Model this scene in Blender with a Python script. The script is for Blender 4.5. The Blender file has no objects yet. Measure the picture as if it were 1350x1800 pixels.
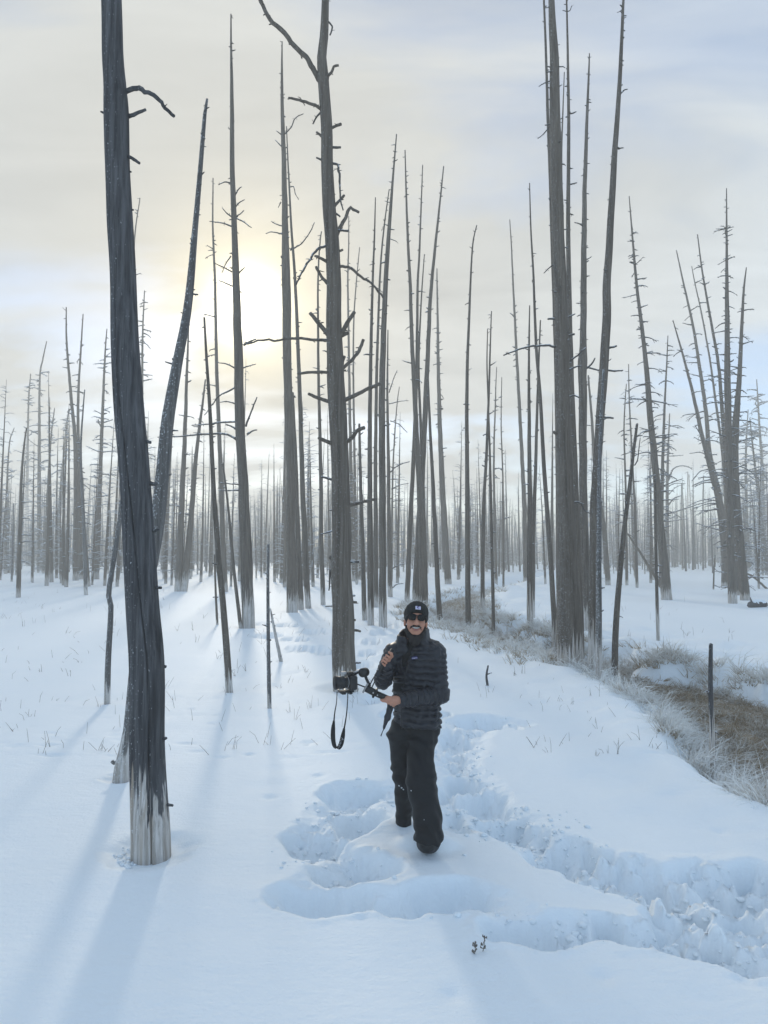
import bpy, math, random
import numpy as np
from mathutils import Vector, Matrix

# ------------------------------------------------------------------ camera, sky, sun, exposure
SC = bpy.context.scene
COL = SC.collection
F, CX, CY, HOR, CAMH = 1248.0, 675.0, 900.0, 975.0, 2.07
PITCH = math.atan((HOR - CY) / F)
cd = bpy.data.cameras.new('camera_lens')
cam = bpy.data.objects.new('photo_camera', cd); COL.objects.link(cam)
cam.location = (0, 0, CAMH); cam.rotation_euler = (math.pi / 2 + PITCH, 0, 0)
cd.sensor_fit = 'HORIZONTAL'; cd.sensor_width = 36.0; cd.lens = 36.0 * F / 1350.0
cd.clip_start = 0.05; cd.clip_end = 3000
SC.camera = cam

def ray(px, py):
    u = (px - CX) / F; v = (CY - py) / F
    cp, sp = math.cos(PITCH), math.sin(PITCH)
    return np.array([u, cp - sp * v, sp + cp * v])

def at(px, py, Y):
    d = ray(px, py); t = Y / d[1]
    return np.array([d[0] * t, Y, CAMH + d[2] * t])

SUN_DIR = ray(436, 540); SUN_DIR = SUN_DIR / np.linalg.norm(SUN_DIR)
SUN_EL = math.asin(SUN_DIR[2]); SUN_AZ = math.atan2(SUN_DIR[0], SUN_DIR[1])
sl = bpy.data.lights.new('sun_light', 'SUN'); sl.energy = 0.62; sl.angle = math.radians(3.6); sl.color = (1.0, 0.90, 0.74)
sun = bpy.data.objects.new('sun', sl); COL.objects.link(sun)
sun.rotation_euler = Vector(SUN_DIR).to_track_quat('Z', 'Y').to_euler(); sun.location = (0, 0, 60)

SC.view_settings.view_transform = 'Standard'; SC.view_settings.look = 'None'
SC.view_settings.exposure = 1.0; SC.view_settings.gamma = 1.0
SC.view_settings.use_curve_mapping = False
SC.cycles.use_denoising = True
SC.cycles.volume_bounces = 1
SC.cycles.max_bounces = 6; SC.cycles.diffuse_bounces = 3; SC.cycles.glossy_bounces = 2
SC.cycles.transparent_max_bounces = 4
SC.cycles.caustics_reflective = False; SC.cycles.caustics_refractive = False

world = bpy.data.worlds.new('World'); SC.world = world; world.use_nodes = True
wt = world.node_tree; wt.nodes.clear()
def wn(t, **kw):
    n = wt.nodes.new(t)
    for k, v in kw.items(): setattr(n, k, v)
    return n
def wl(a, b): wt.links.new(a, b)
def wmath(op, a, b=None, c=None):
    n = wn('ShaderNodeMath', operation=op)
    for i, v in enumerate((a, b, c)):
        if v is None: continue
        if isinstance(v, (int, float)): n.inputs[i].default_value = v
        else: wl(v, n.inputs[i])
    return n.outputs[0]
def wmix(f, a, b, mode='MIX'):
    n = wn('ShaderNodeMix', data_type='RGBA', blend_type=mode)
    for i, v in ((0, f), (6, a), (7, b)):
        if isinstance(v, (int, float)): n.inputs[i].default_value = v
        elif isinstance(v, tuple): n.inputs[i].default_value = v
        else: wl(v, n.inputs[i])
    return n.outputs[2]
tc = wn('ShaderNodeTexCoord')
nrm = wn('ShaderNodeVectorMath', operation='NORMALIZE'); wl(tc.outputs['Generated'], nrm.inputs[0])
D = nrm.outputs[0]
sky = wn('ShaderNodeTexSky', sky_type='NISHITA', sun_disc=False, sun_elevation=SUN_EL, sun_rotation=SUN_AZ,
         altitude=2200.0, air_density=1.0, dust_density=1.2, ozone_density=1.0)
sep = wn('ShaderNodeSeparateXYZ'); wl(D, sep.inputs[0])
zz = wmath('MAXIMUM', wmath('ADD', sep.outputs[2], 0.22), 0.05)
comb = wn('ShaderNodeCombineXYZ')
wl(wmath('DIVIDE', sep.outputs[0], zz), comb.inputs[0]); wl(wmath('DIVIDE', sep.outputs[1], zz), comb.inputs[1])
def wnoise(scale, det, loc, sx=1.0, sy=1.0, dist=0.4):
    m = wn('ShaderNodeMapping'); m.inputs['Location'].default_value = loc; m.inputs['Scale'].default_value = (sx, sy, 1)
    m.inputs['Rotation'].default_value = (0, 0, 0.5)
    wl(comb.outputs[0], m.inputs[0])
    n = wn('ShaderNodeTexNoise'); n.inputs['Scale'].default_value = scale; n.inputs['Detail'].default_value = det
    n.inputs['Roughness'].default_value = 0.55; n.inputs['Distortion'].default_value = dist
    wl(m.outputs[0], n.inputs[0]); return n.outputs['Fac']
def wramp(v, lo, hi, a=0.0, b=1.0):
    n = wn('ShaderNodeMapRange'); n.interpolation_type = 'SMOOTHSTEP'
    wl(v, n.inputs[0])
    for i, q in enumerate((lo, hi, a, b)): n.inputs[i + 1].default_value = q
    return n.outputs[0]
dotn = wn('ShaderNodeVectorMath', operation='DOT_PRODUCT'); wl(D, dotn.inputs[0]); dotn.inputs[1].default_value = tuple(SUN_DIR)
th = wmath('ARCCOSINE', wmath('MINIMUM', wmath('MAXIMUM', dotn.outputs['Value'], -1.0), 1.0))
near = wmath('EXPONENT', wmath('MULTIPLY', wmath('POWER', wmath('DIVIDE', th, 1.05), 2.0), -1.0))
n1 = wnoise(0.75, 5.0, (3.1, 1.7, 0), 1.0, 1.5, 0.5)
n2 = wnoise(2.0, 6.0, (7.3, 2.2, 0), 0.7, 1.8, 0.8)
cover = wmath('ADD', wmath('MULTIPLY', wramp(n1, 0.36, 0.62), 0.62), wmath('MULTIPLY', wramp(n2, 0.35, 0.7), 0.26))
cover = wmath('MINIMUM', wmath('ADD', cover, wmath('MULTIPLY', near, 0.45)), 0.96)
# cloud light: warmer towards the sun; brightness added away from it to lift snow
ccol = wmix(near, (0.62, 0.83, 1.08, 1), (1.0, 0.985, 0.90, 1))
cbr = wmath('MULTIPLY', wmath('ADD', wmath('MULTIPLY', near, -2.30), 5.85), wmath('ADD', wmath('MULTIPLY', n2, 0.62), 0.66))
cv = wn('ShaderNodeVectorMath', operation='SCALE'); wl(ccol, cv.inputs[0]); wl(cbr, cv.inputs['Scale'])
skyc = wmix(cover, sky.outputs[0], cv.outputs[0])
def glow(width, power, strength, col):
    e = wmath('EXPONENT', wmath('MULTIPLY', wmath('POWER', wmath('DIVIDE', th, width), power), -1.0))
    v = wn('ShaderNodeVectorMath', operation='SCALE'); v.inputs[0].default_value = col
    wl(wmath('MULTIPLY', e, strength), v.inputs['Scale']); return v.outputs[0]
tot = skyc
for g in (glow(0.036, 2.0, 16.0, (1.0, 0.97, 0.88)), glow(0.090, 1.6, 4.2, (1.0, 0.77, 0.30)), glow(0.24, 1.7, 0.30, (1.0, 0.82, 0.45))):
    a = wn('ShaderNodeVectorMath', operation='ADD'); wl(tot, a.inputs[0]); wl(g, a.inputs[1]); tot = a.outputs[0]
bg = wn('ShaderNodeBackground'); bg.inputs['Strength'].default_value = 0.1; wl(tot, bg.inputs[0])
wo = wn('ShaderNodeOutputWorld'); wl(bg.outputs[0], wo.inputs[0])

# ------------------------------------------------------------------ helpers
rng = np.random.default_rng(11)
random.seed(11)
def tag(o, label=None, cat=None, group=None, kind=None):
    if label: o['label'] = label
    if cat: o['category'] = cat
    if group: o['group'] = group
    if kind: o['kind'] = kind
    return o
def empty(name, loc, label, cat, group=None):
    o = bpy.data.objects.new(name, None); COL.objects.link(o); o.location = tuple(loc); o.empty_display_size = 0.1
    return tag(o, label, cat, group)
def mesh_np(name, V, Q=None, T=None, smooth=True):
    V = np.asarray(V, dtype=np.float32).reshape(-1, 3)
    Q = np.zeros((0, 4), np.int32) if Q is None or len(Q) == 0 else np.asarray(Q, np.int32).reshape(-1, 4)
    T = np.zeros((0, 3), np.int32) if T is None or len(T) == 0 else np.asarray(T, np.int32).reshape(-1, 3)
    me = bpy.data.meshes.new(name)
    nq, nt = len(Q), len(T)
    me.vertices.add(len(V)); me.vertices.foreach_set('co', V.ravel())
    me.loops.add(nq * 4 + nt * 3); me.loops.foreach_set('vertex_index', np.concatenate([Q.ravel(), T.ravel()]).astype(np.int32))
    me.polygons.add(nq + nt)
    st = np.concatenate([np.arange(nq) * 4, nq * 4 + np.arange(nt) * 3]).astype(np.int32)
    me.polygons.foreach_set('loop_start', st)
    me.polygons.foreach_set('use_smooth', np.full(nq + nt, smooth))
    me.update(calc_edges=True); me.validate()
    return me
class MB:
    """collects pieces of ONE part"""
    def __init__(s): s.V = []; s.Q = []; s.T = []; s.n = 0; s.A = []
    def add(s, V, Q=(), T=(), A=None):
        V = np.asarray(V, float).reshape(-1, 3)
        if len(Q): s.Q.append(np.asarray(Q, int).reshape(-1, 4) + s.n)
        if len(T): s.T.append(np.asarray(T, int).reshape(-1, 3) + s.n)
        s.V.append(V); s.n += len(V)
        if A is not None: s.A.append(np.asarray(A, float))
    def mesh(s, name, origin=(0, 0, 0), smooth=True):
        V = np.concatenate(s.V) - np.asarray(origin)
        me = mesh_np(name, V, np.concatenate(s.Q) if s.Q else None, np.concatenate(s.T) if s.T else None, smooth)
        if s.A:
            a = me.attributes.new('tip', 'FLOAT', 'POINT'); a.data.foreach_set('value', np.concatenate(s.A).astype(np.float32))
        return me
    def build(s, name, mat, parent=None, smooth=True):
        org = ROOT(parent)
        return link(name, s.mesh(name, org, smooth), mat, parent)
def ROOT(p):
    v = np.zeros(3)
    while p is not None: v += np.array(p.location); p = p.parent
    return v
def link(name, me, mat, parent=None):
    o = bpy.data.objects.new(name, me); COL.objects.link(o)
    if mat is not None and not me.materials: me.materials.append(mat)
    if parent is not None: o.parent = parent
    return o
def smoothpath(P, n):
    """Catmull-Rom resample of points (any dimension) to n points"""
    P = np.asarray(P, float)
    if len(P) == 2:
        t = np.linspace(0, 1, n)[:, None]; return P[0] * (1 - t) + P[1] * t
    d = np.r_[0, np.cumsum(np.linalg.norm(np.diff(P[:, :3], axis=0), axis=1) + 1e-9)]
    E = np.vstack([2 * P[0] - P[1], P, 2 * P[-1] - P[-2]])
    u = np.linspace(0, d[-1], n); i = np.clip(np.searchsorted(d, u, side='right') - 1, 0, len(P) - 2)
    t = ((u - d[i]) / (d[i + 1] - d[i]))[:, None]
    p0, p1, p2, p3 = E[i], E[i + 1], E[i + 2], E[i + 3]
    return 0.5 * ((2 * p1) + (-p0 + p2) * t + (2 * p0 - 5 * p1 + 4 * p2 - p3) * t * t + (-p0 + 3 * p1 - 3 * p2 + p3) * t ** 3)
def tube(mb, P, R, k=6, cap=True, jag=0.0, A=None):
    P = np.asarray(P, float); R = np.asarray(R, float); n = len(P)
    tan = np.gradient(P, axis=0); tan /= np.linalg.norm(tan, axis=1)[:, None] + 1e-12
    ref = np.array([1.0, 0, 0]) if abs(tan[0][0]) < 0.8 else np.array([0, 0, 1.0])
    u = ref - tan[0] * ref.dot(tan[0]); u /= np.linalg.norm(u)
    ang = np.arange(k) * 2 * math.pi / k
    V = np.zeros((n, k, 3)); ca, sa = np.cos(ang)[:, None], np.sin(ang)[:, None]
    for i in range(n):
        u = u - tan[i] * u.dot(tan[i]); u /= np.linalg.norm(u) + 1e-12
        w = np.cross(tan[i], u)
        rr = R[i] * (1 + (rng.uniform(-jag, jag, (k, 1)) if jag else 0))
        V[i] = P[i] + rr * (ca * u + sa * w)
    I = np.arange(n - 1)[:, None] * k; j = np.arange(k)[None]; j2 = (j + 1) % k
    Q = np.stack([I + j, I + j2, I + k + j2, I + k + j], -1).reshape(-1, 4)
    V = V.reshape(-1, 3); T = []
    if cap:
        e = len(V); V = np.vstack([V, P[-1] + tan[-1] * R[-1] * 0.4, P[0]])
        b = (n - 1) * k
        T = [(b + q, b + (q + 1) % k, e) for q in range(k)] + [((q + 1) % k, q, e + 1) for q in range(k)]
    AA = None
    if A is not None:
        AA = np.repeat(np.asarray(A, float), k)
        if cap: AA = np.r_[AA, A[-1], A[0]]
    mb.add(V, Q, T, AA)
def _hash(ix, iy, seed):
    h = (ix.astype(np.int64) * 374761393 + iy.astype(np.int64) * 668265263 + seed * 974711) & 0x7fffffff
    h = ((h ^ (h >> 13)) * 1274126177) & 0x7fffffff
    h = (h ^ (h >> 16)) & 0xffff
    return h / 65535.0
def noise2(x, y, seed=0):
    ix = np.floor(x); iy = np.floor(y); fx = x - ix; fy = y - iy
    ux = fx * fx * fx * (fx * (fx * 6 - 15) + 10); uy = fy * fy * fy * (fy * (fy * 6 - 15) + 10)
    a = _hash(ix, iy, seed); b = _hash(ix + 1, iy, seed); c = _hash(ix, iy + 1, seed); d = _hash(ix + 1, iy + 1, seed)
    return ((a * (1 - ux) + b * ux) * (1 - uy) + (c * (1 - ux) + d * ux) * uy) * 2 - 1
def fbm(x, y, octv=4, seed=0, gain=0.5):
    s = 0; a = 1.0; t = 0
    for o in range(octv):
        s = s + a * noise2(x * 2 ** o + 17.3 * o, y * 2 ** o - 9.1 * o, seed + o); t += a; a *= gain
    return s / t
def sstep(e0, e1, x):
    t = np.clip((x - e0) / (e1 - e0), 0, 1); return t * t * (3 - 2 * t)

# ------------------------------------------------------------------ materials
def mat(name):
    m = bpy.data.materials.new(name); m.use_nodes = True
    nt = m.node_tree; b = nt.nodes['Principled BSDF']
    return m, nt, b
def nd(nt, t, **kw):
    n = nt.nodes.new(t)
    for k, v in kw.items(): setattr(n, k, v)
    return n
def setin(nt, sock, v):
    if isinstance(v, (int, float, tuple)): sock.default_value = v
    else: nt.links.new(v, sock)
def nmath(nt, op, a, b=0.0):
    n = nd(nt, 'ShaderNodeMath', operation=op); setin(nt, n.inputs[0], a); setin(nt, n.inputs[1], b); return n.outputs[0]
def nmix(nt, f, a, b, mode='MIX'):
    n = nd(nt, 'ShaderNodeMix', data_type='RGBA', blend_type=mode)
    setin(nt, n.inputs[0], f); setin(nt, n.inputs[6], a); setin(nt, n.inputs[7], b); return n.outputs[2]
def nnoise(nt, scale, det=3.0, vec=(1, 1, 1), coord='Object', rough=0.55, loc=(0, 0, 0)):
    tcn = nd(nt, 'ShaderNodeTexCoord'); m = nd(nt, 'ShaderNodeMapping'); m.inputs['Scale'].default_value = vec; m.inputs['Location'].default_value = loc
    nt.links.new(tcn.outputs[coord], m.inputs[0])
    n = nd(nt, 'ShaderNodeTexNoise'); n.inputs['Scale'].default_value = scale; n.inputs['Detail'].default_value = det; n.inputs['Roughness'].default_value = rough
    nt.links.new(m.outputs[0], n.inputs[0]); return n.outputs['Fac']
def nramp(nt, v, lo, hi, a=0.0, b=1.0):
    n = nd(nt, 'ShaderNodeMapRange'); n.interpolation_type = 'SMOOTHSTEP'; setin(nt, n.inputs[0], v)
    for i, q in enumerate((lo, hi, a, b)): n.inputs[i + 1].default_value = q
    return n.outputs[0]
def nbump(nt, b, h, strength, dist=0.01):
    n = nd(nt, 'ShaderNodeBump'); n.inputs['Strength'].default_value = strength; n.inputs['Distance'].default_value = dist
    nt.links.new(h, n.inputs['Height']); nt.links.new(n.outputs[0], b.inputs['Normal'])
def simple(name, col, rough=0.6, metal=0.0, var=0.25, scale=40.0, bump=0.0, spec=0.5):
    m, nt, b = mat(name)
    c2 = tuple(min(1, c * (1 + var)) for c in col) + (1,); c1 = tuple(c * (1 - var) for c in col) + (1,)
    f = nnoise(nt, scale, 4.0)
    setin(nt, b.inputs['Base Color'], nmix(nt, f, c1, c2))
    b.inputs['Roughness'].default_value = rough; b.inputs['Metallic'].default_value = metal; b.inputs['Specular IOR Level'].default_value = spec
    if bump: nbump(nt, b, f, bump, 0.003)
    return m
M = {}
# snow: white grains, faint wind crust
m, nt, b = mat('snow'); M['snow'] = m
f1 = nnoise(nt, 1.3, 4.0, coord='Object'); f2 = nnoise(nt, 55.0, 5.0, coord='Object'); f3 = nnoise(nt, 9.0, 4.0, (1.0, 2.2, 1.0))
setin(nt, b.inputs['Base Color'], nmix(nt, f1, (0.83, 0.895, 0.94, 1), (0.87, 0.92, 0.955, 1)))
b.inputs['Roughness'].default_value = 0.62; b.inputs['Specular IOR Level'].default_value = 0.25
nbump(nt, b, nmath(nt, 'ADD', nmath(nt, 'MULTIPLY', f2, 0.55), nmath(nt, 'MULTIPLY', f3, 1.0)), 0.55, 0.013)
# bark of the drowned pines: grey streaked wood, bleached base ("sock" height is a property of each trunk)
def bark(name, dark, light, frost=0.10, crack=0.0):
    m, nt, b = mat(name)
    st = nnoise(nt, 1.0, 5.0, (34, 34, 1.3)); st2 = nnoise(nt, 1.0, 4.0, (11, 11, 0.55), loc=(3, 1, 0)); fine = nnoise(nt, 1.0, 4.0, (120, 120, 5))
    c = nmix(nt, nramp(nt, st, 0.22, 0.82), dark, light)
    c = nmix(nt, nmath(nt, 'MULTIPLY', nramp(nt, st2, 0.45, 0.75), 0.65), c, tuple(q * 0.45 for q in dark[:3]) + (1,))
    c = nmix(nt, nmath(nt, 'MULTIPLY', nramp(nt, fine, 0.52, 0.70), 0.45), c, tuple(q * 0.4 for q in dark[:3]) + (1,))
    bl = nmix(nt, nramp(nt, st, 0.34, 0.66), (0.36, 0.32, 0.28, 1), (0.66, 0.63, 0.60, 1))
    bl = nmix(nt, nmath(nt, 'MULTIPLY', nramp(nt, fine, 0.54, 0.66), 0.5), bl, (0.20, 0.17, 0.15, 1))
    bl = nmix(nt, nmath(nt, 'MULTIPLY', nramp(nt, st2, 0.55, 0.75), 0.5), bl, (0.40, 0.30, 0.20, 1))
    at_ = nd(nt, 'ShaderNodeAttribute', attribute_type='OBJECT', attribute_name='sock')
    tcn = nd(nt, 'ShaderNodeTexCoord'); sp = nd(nt, 'ShaderNodeSeparateXYZ'); nt.links.new(tcn.outputs['Object'], sp.inputs[0])
    streak = nnoise(nt, 1.0, 3.0, (34, 34, 0.9), loc=(8, 4, 0))
    hgt = nmath(nt, 'DIVIDE', sp.outputs[2], nmath(nt, 'MAXIMUM', at_.outputs['Fac'], 0.01))
    hgt = nmath(nt, 'ADD', hgt, nmath(nt, 'MULTIPLY', nmath(nt, 'SUBTRACT', streak, 0.5), 3.0))
    c = nmix(nt, nramp(nt, hgt, 0.80, 1.10, 1.0, 0.0), c, bl)
    fr = nnoise(nt, 95.0, 3.0, (1, 1, 0.6)); geo = nd(nt, 'ShaderNodeNewGeometry'); sn = nd(nt, 'ShaderNodeSeparateXYZ'); nt.links.new(geo.outputs['Normal'], sn.inputs[0])
    lean = nmath(nt, 'ADD', nmath(nt, 'MULTIPLY', sn.outputs[2], 0.10), nmath(nt, 'MULTIPLY', sn.outputs[0], -0.06))
    ff = nramp(nt, nmath(nt, 'ADD', fr, lean), 0.66 - frost * 0.5, 0.76 - frost * 0.5)
    c = nmix(nt, nmath(nt, 'MULTIPLY', ff, 0.75), c, (0.80, 0.83, 0.86, 1))
    setin(nt, b.inputs['Base Color'], c); b.inputs['Roughness'].default_value = 0.85; b.inputs['Specular IOR Level'].default_value = 0.2
    nbump(nt, b, nmath(nt, 'ADD', st, nmath(nt, 'MULTIPLY', fine, 0.5)), 0.65, 0.015)
    return m
M['bark_dark'] = bark('charcoal_weathered_wood', (0.042, 0.042, 0.045, 1), (0.150, 0.150, 0.156, 1), 0.0)
M['bark'] = bark('grey_weathered_wood', (0.105, 0.088, 0.073, 1), (0.205, 0.178, 0.148, 1), 0.05)
M['bark_frost'] = bark('frosted_weathered_wood', (0.095, 0.092, 0.090, 1), (0.22, 0.21, 0.20, 1), 0.15)
def twigmat(name, col, frost):
    m, nt, b = mat(name)
    geo = nd(nt, 'ShaderNodeNewGeometry'); sn = nd(nt, 'ShaderNodeSeparateXYZ'); nt.links.new(geo.outputs['Normal'], sn.inputs[0])
    fr = nnoise(nt, 14.0, 3.0)
    k = nramp(nt, nmath(nt, 'ADD', nmath(nt, 'MULTIPLY', sn.outputs[2], 0.35), fr), 0.62 - frost, 0.86 - frost)
    setin(nt, b.inputs['Base Color'], nmix(nt, k, col, (0.80, 0.83, 0.87, 1))); b.inputs['Roughness'].default_value = 0.85
    b.inputs['Specular IOR Level'].default_value = 0.2
    return m
M['twig'] = twigmat('frosted_twig', (0.10, 0.095, 0.09, 1), 0.02)
M['twig_frost'] = twigmat('heavily_frosted_twig', (0.13, 0.125, 0.125, 1), 0.16)
# frosted grass: brown blade, rime on the outer part
def grassmat(name, base, rime, lo, hi):
    m, nt, b = mat(name)
    a = nd(nt, 'ShaderNodeAttribute', attribute_name='tip'); v = nnoise(nt, 3.5, 3.0); v2 = nnoise(nt, 40.0, 2.0)
    bc = nmix(nt, v2, tuple(q * 0.6 for q in base) + (1,), tuple(q * 1.5 for q in base) + (1,))
    k = nramp(nt, nmath(nt, 'ADD', a.outputs['Fac'], nmath(nt, 'MULTIPLY', nmath(nt, 'SUBTRACT', v, 0.5), 1.5)), lo, hi)
    setin(nt, b.inputs['Base Color'], nmix(nt, k, bc, rime + (1,))); b.inputs['Roughness'].default_value = 0.8; b.inputs['Specular IOR Level'].default_value = 0.2
    return m
M['grass'] = grassmat('rimed_dry_grass', (0.36, 0.285, 0.195), (0.82, 0.82, 0.80), 0.20, 0.85)
M['stem'] = simple('dry_stem', (0.17, 0.15, 0.13), 0.8)
M['mud'] = simple('wet_creek_bed', (0.24, 0.195, 0.14), 0.75, 0, 0.45, 5.0, 0.6)
M['jacket'] = simple('black_quilted_nylon', (0.019, 0.0205, 0.027), 0.42, 0, 0.15, 60, 0.15, 0.42)
M['trouser'] = simple('black_snow_pants', (0.0085, 0.0088, 0.0105), 0.55, 0, 0.15, 90, 0.2, 0.32)
M['shirt'] = simple('black_cotton', (0.009, 0.009, 0.010), 0.85, 0, 0.2, 80)
M['boot'] = simple('black_rubber', (0.010, 0.010, 0.011), 0.5)
M['skin'] = simple('skin', (0.50, 0.24, 0.16), 0.5, 0, 0.14, 25, 0.05, 0.4)
M['beard'] = simple('black_beard', (0.016, 0.013, 0.012), 0.8, 0, 0.4, 160, 0.6)
M['tooth'] = simple('tooth', (0.62, 0.60, 0.56), 0.35, 0, 0.03)
M['lip'] = simple('lip', (0.36, 0.14, 0.115), 0.45, 0, 0.1)
M['lens'] = simple('tinted_glass', (0.004, 0.005, 0.005), 0.16, 0, 0.1, spec=0.22)
M['frame'] = simple('black_plastic', (0.007, 0.007, 0.008), 0.4, spec=0.25)
m, nt, b = mat('dark_knit'); M['knit'] = m
wv = nd(nt, 'ShaderNodeTexWave', wave_type='BANDS', bands_direction='X'); wv.inputs['Scale'].default_value = 70.0; wv.inputs['Distortion'].default_value = 1.5
tcn = nd(nt, 'ShaderNodeTexCoord'); nt.links.new(tcn.outputs['Object'], wv.inputs[0])
setin(nt, b.inputs['Base Color'], nmix(nt, wv.outputs['Fac'], (0.008, 0.009, 0.009, 1), (0.028, 0.030, 0.027, 1))); b.inputs['Roughness'].default_value = 0.9
nbump(nt, b, wv.outputs['Fac'], 0.6, 0.004)
M['patch'] = simple('pale_patch', (0.62, 0.60, 0.76), 0.7, 0, 0.05)
M['patch_mark'] = simple('violet_print', (0.10, 0.07, 0.20), 0.7, 0, 0.05)
M['tag_blue'] = simple('indigo_tag', (0.045, 0.035, 0.14), 0.7, 0, 0.1)
M['white_print'] = simple('white_print', (0.75, 0.75, 0.78), 0.7, 0, 0.03)
M['metal'] = simple('dark_anodised_metal', (0.035, 0.035, 0.038), 0.32, 0.6, 0.2, 30)
M['black'] = simple('black_camera_shell', (0.010, 0.010, 0.011), 0.4)
M['steel'] = simple('satin_aluminium', (0.42, 0.42, 0.43), 0.35, 0.9, 0.1)
M['webbing'] = simple('black_webbing', (0.010, 0.010, 0.011), 0.8)
# ------------------------------------------------------------------ where the trees stand (pixel traces of the photograph, turned into metres below)
# each: label, trunk trace from snow to tip (x, y[, width]), width at foot, width at tip, extras
TREES = []
def T(label, pts, w0, w1, mat='bark', sock=0.6, br=(), rb=None, stubs=20, st0=0.25, group=None, name='dead_pine', cat='dead tree', wellr=1.0, k=10, lean=0.0, twig='twig', tall=False):
    TREES.append(dict(label=label, pts=pts, w0=w0, w1=w1, mat=mat, sock=sock, br=br, rb=rb, stubs=stubs, st0=st0, group=group, name=name, cat=cat, wellr=wellr, k=k, lean=lean, twig=twig, tall=tall))
T('thick charcoal dead trunk nearest the camera at left, cracked lengthwise with bleached foot',
  [(266,1502,67),(265,1450,65),(260,1300,59),(257,1150,59),(251,1050,56),(242,900,54),(237,833,52),(225,700,51),(219,600,48),(215.5,500,45),(212,400,45),(208,300,43),(206,200,44),(203,150,40),(199,100,38),(196,0,36),(186,-200,33),(176,-460,24),(172,-640,10)],
  67, 10, 'bark_dark', 0.52, stubs=0, k=40, wellr=1.5, tall=True,
  br=[([(212,170),(228,158),(243,155),(258,161),(275,172),(292,190),(306,206)],10,5.5),([(215,205),(232,203),(244,197),(256,193)],9,5),([(218,272),(232,278),(245,287)],7,5),
      ([(190,200),(181,198),(177,196)],6,3),([(245,770),(258,776),(266,778)],9,5),([(250,842),(266,850),(275,851)],11,6),([(255,888),(268,889)],9,5),([(262,935),(276,932),(279,930)],8,4),
      ([(262,1030),(276,1033),(284,1033)],9,4),([(270,1166),(285,1171),(292,1172)],9,5),([(275,1300),(288,1299),(292,1297)],7,5),([(280,1412),(297,1415),(304,1416)],8,4),
      ([(222,302),(231,302)],6,3),([(225,368),(235,369)],6,3),([(229,473),(239,473)],5,3)])
T('leaning dark dead pine crossing behind the thick charcoal trunk at left',
  [(213,1370,29),(216,1345,27),(224,1310,25),(230,1280,25),(236,1220,25),(250,1080,25),(274,935,24),(285,835,23),(295,735,22),(313,633,18),(326,567,16),(334,500,14),(343,400,10.5),(352,300,8.5),(360,200,6.5),(364,174,4)],
  29, 4, 'bark_frost', 0.42, stubs=46, st0=0.42, k=16, wellr=1.3, tall=True, br=[([(214,1340),(201,1341),(197,1338)],9,6),([(330,520),(338,517),(348,518)],4,3),([(304,640),(290,636)],4,2),([(300,757),(313,757)],4,2)])
T('thin crooked grey sapling standing left of the thick charcoal trunk',
  [(188,1237),(190,1160),(195,1070),(191,1042),(200,985),(210,915),(214,880)], 11, 7, 'bark_frost', 0.3, stubs=6, k=10, cat='dead tree', name='dead_sapling')
T('slim bare leaning trunk with pale foot between the charcoal trunk and a short pole',
  [(403.5,1215),(391,1050),(383,967),(374,833),(369.5,733),(363,630),(359,558)], 13, 3.5, 'bark', 0.35, stubs=18, k=10)
T('short frosted bare pole standing alone in the open snow left of the big central pine',
  [(474,1243),(472,1140),(471,1040),(471.5,957)], 7.5, 4.5, 'bark_frost', 0.15, stubs=7, name='bare_pole', cat='pole')
T('small whitened leaning stick with stubs beside the short frosted pole',
  [(494,1161),(486,1125),(479,1090),(475,1070)], 7, 3, 'bark_frost', 1.2, stubs=6, name='bare_pole', cat='pole')
T('tall straight grey pine in front of the sun with wide pale foot',
  [(437,1103,23),(432.5,967,21),(426.5,833,17.5),(421.5,733,17),(419.5,633,16.5),(415,500,13.5),(412,400,10.5),(408.5,300,9),(408,200,7.5),(406.5,100,4.5),(406,25,2.5)],
  23, 2.5, 'bark', 0.95, stubs=34, st0=0.45, k=12, tall=True,
  br=[([(408,322),(395,320),(384,325)],3.2,1.5),([(412,345),(420,332),(425,328)],3,1.5),([(413,364),(422,355),(430,351)],3,1.5),([(407,381),(398,374),(391,366)],3,1.5),([(414,381),(422,376),(429,370)],3,1.5),([(416,384),(428,390),(442,400)],3,1.5),
      ([(408,398),(390,392),(368,389)],3.2,1.4),([(408,478),(393,470),(375,461)],3,1.4),([(420,480),(430,470)],3,1.5),([(408,503),(395,497),(385,493)],3,1.4),([(406,450),(396,466),(390,480)],2.5,1.2),
      ([(428,607),(440,600),(450,596)],4,2.5),([(427,647),(438,643),(450,640)],3,1.5),([(413,647),(398,640),(382,637)],3.2,1.5),([(413,681),(397,690),(382,700),(360,730)],3.4,1.5),([(415,710),(400,706),(387,707)],3,1.5),
      ([(418,741),(385,743),(350,747),(337,748)],4,2),([(420,757),(408,750),(396,745)],4,2),([(418,775),(400,764),(360,763),(310,767),(277,768)],4.5,2),([(432,750),(441,725),(452,698)],4,2.2),([(434,764),(445,757),(452,756)],4,2),
      ([(420,862),(400,862),(384,862)],3,1.6),([(420,852),(400,850),(384,848)],2.6,1.4)])
T('slim straight pine just left of the sun behind the slim leaning trunk', [(396,1040),(390,900),(388,833),(384,733),(380.5,633),(378,500),(374,400),(374.5,313)], 10, 2, 'bark', 0.5, stubs=24, rb=(7,0.45,0.95,10,24), k=8)
T('thin dark pole leaning left just beside the foot of the sunward pine', [(424,1103),(412,1010),(402,900),(392,815)], 7, 3, 'bark', 0.2, stubs=10, k=7, name='bare_pole', cat='pole')
T('very thin dark stick left of the slim leaning trunk foot', [(382,1098),(379,1040),(377,975)], 4.5, 3, 'bark', 0.1, stubs=3, k=6, name='bare_pole', cat='pole')
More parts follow.
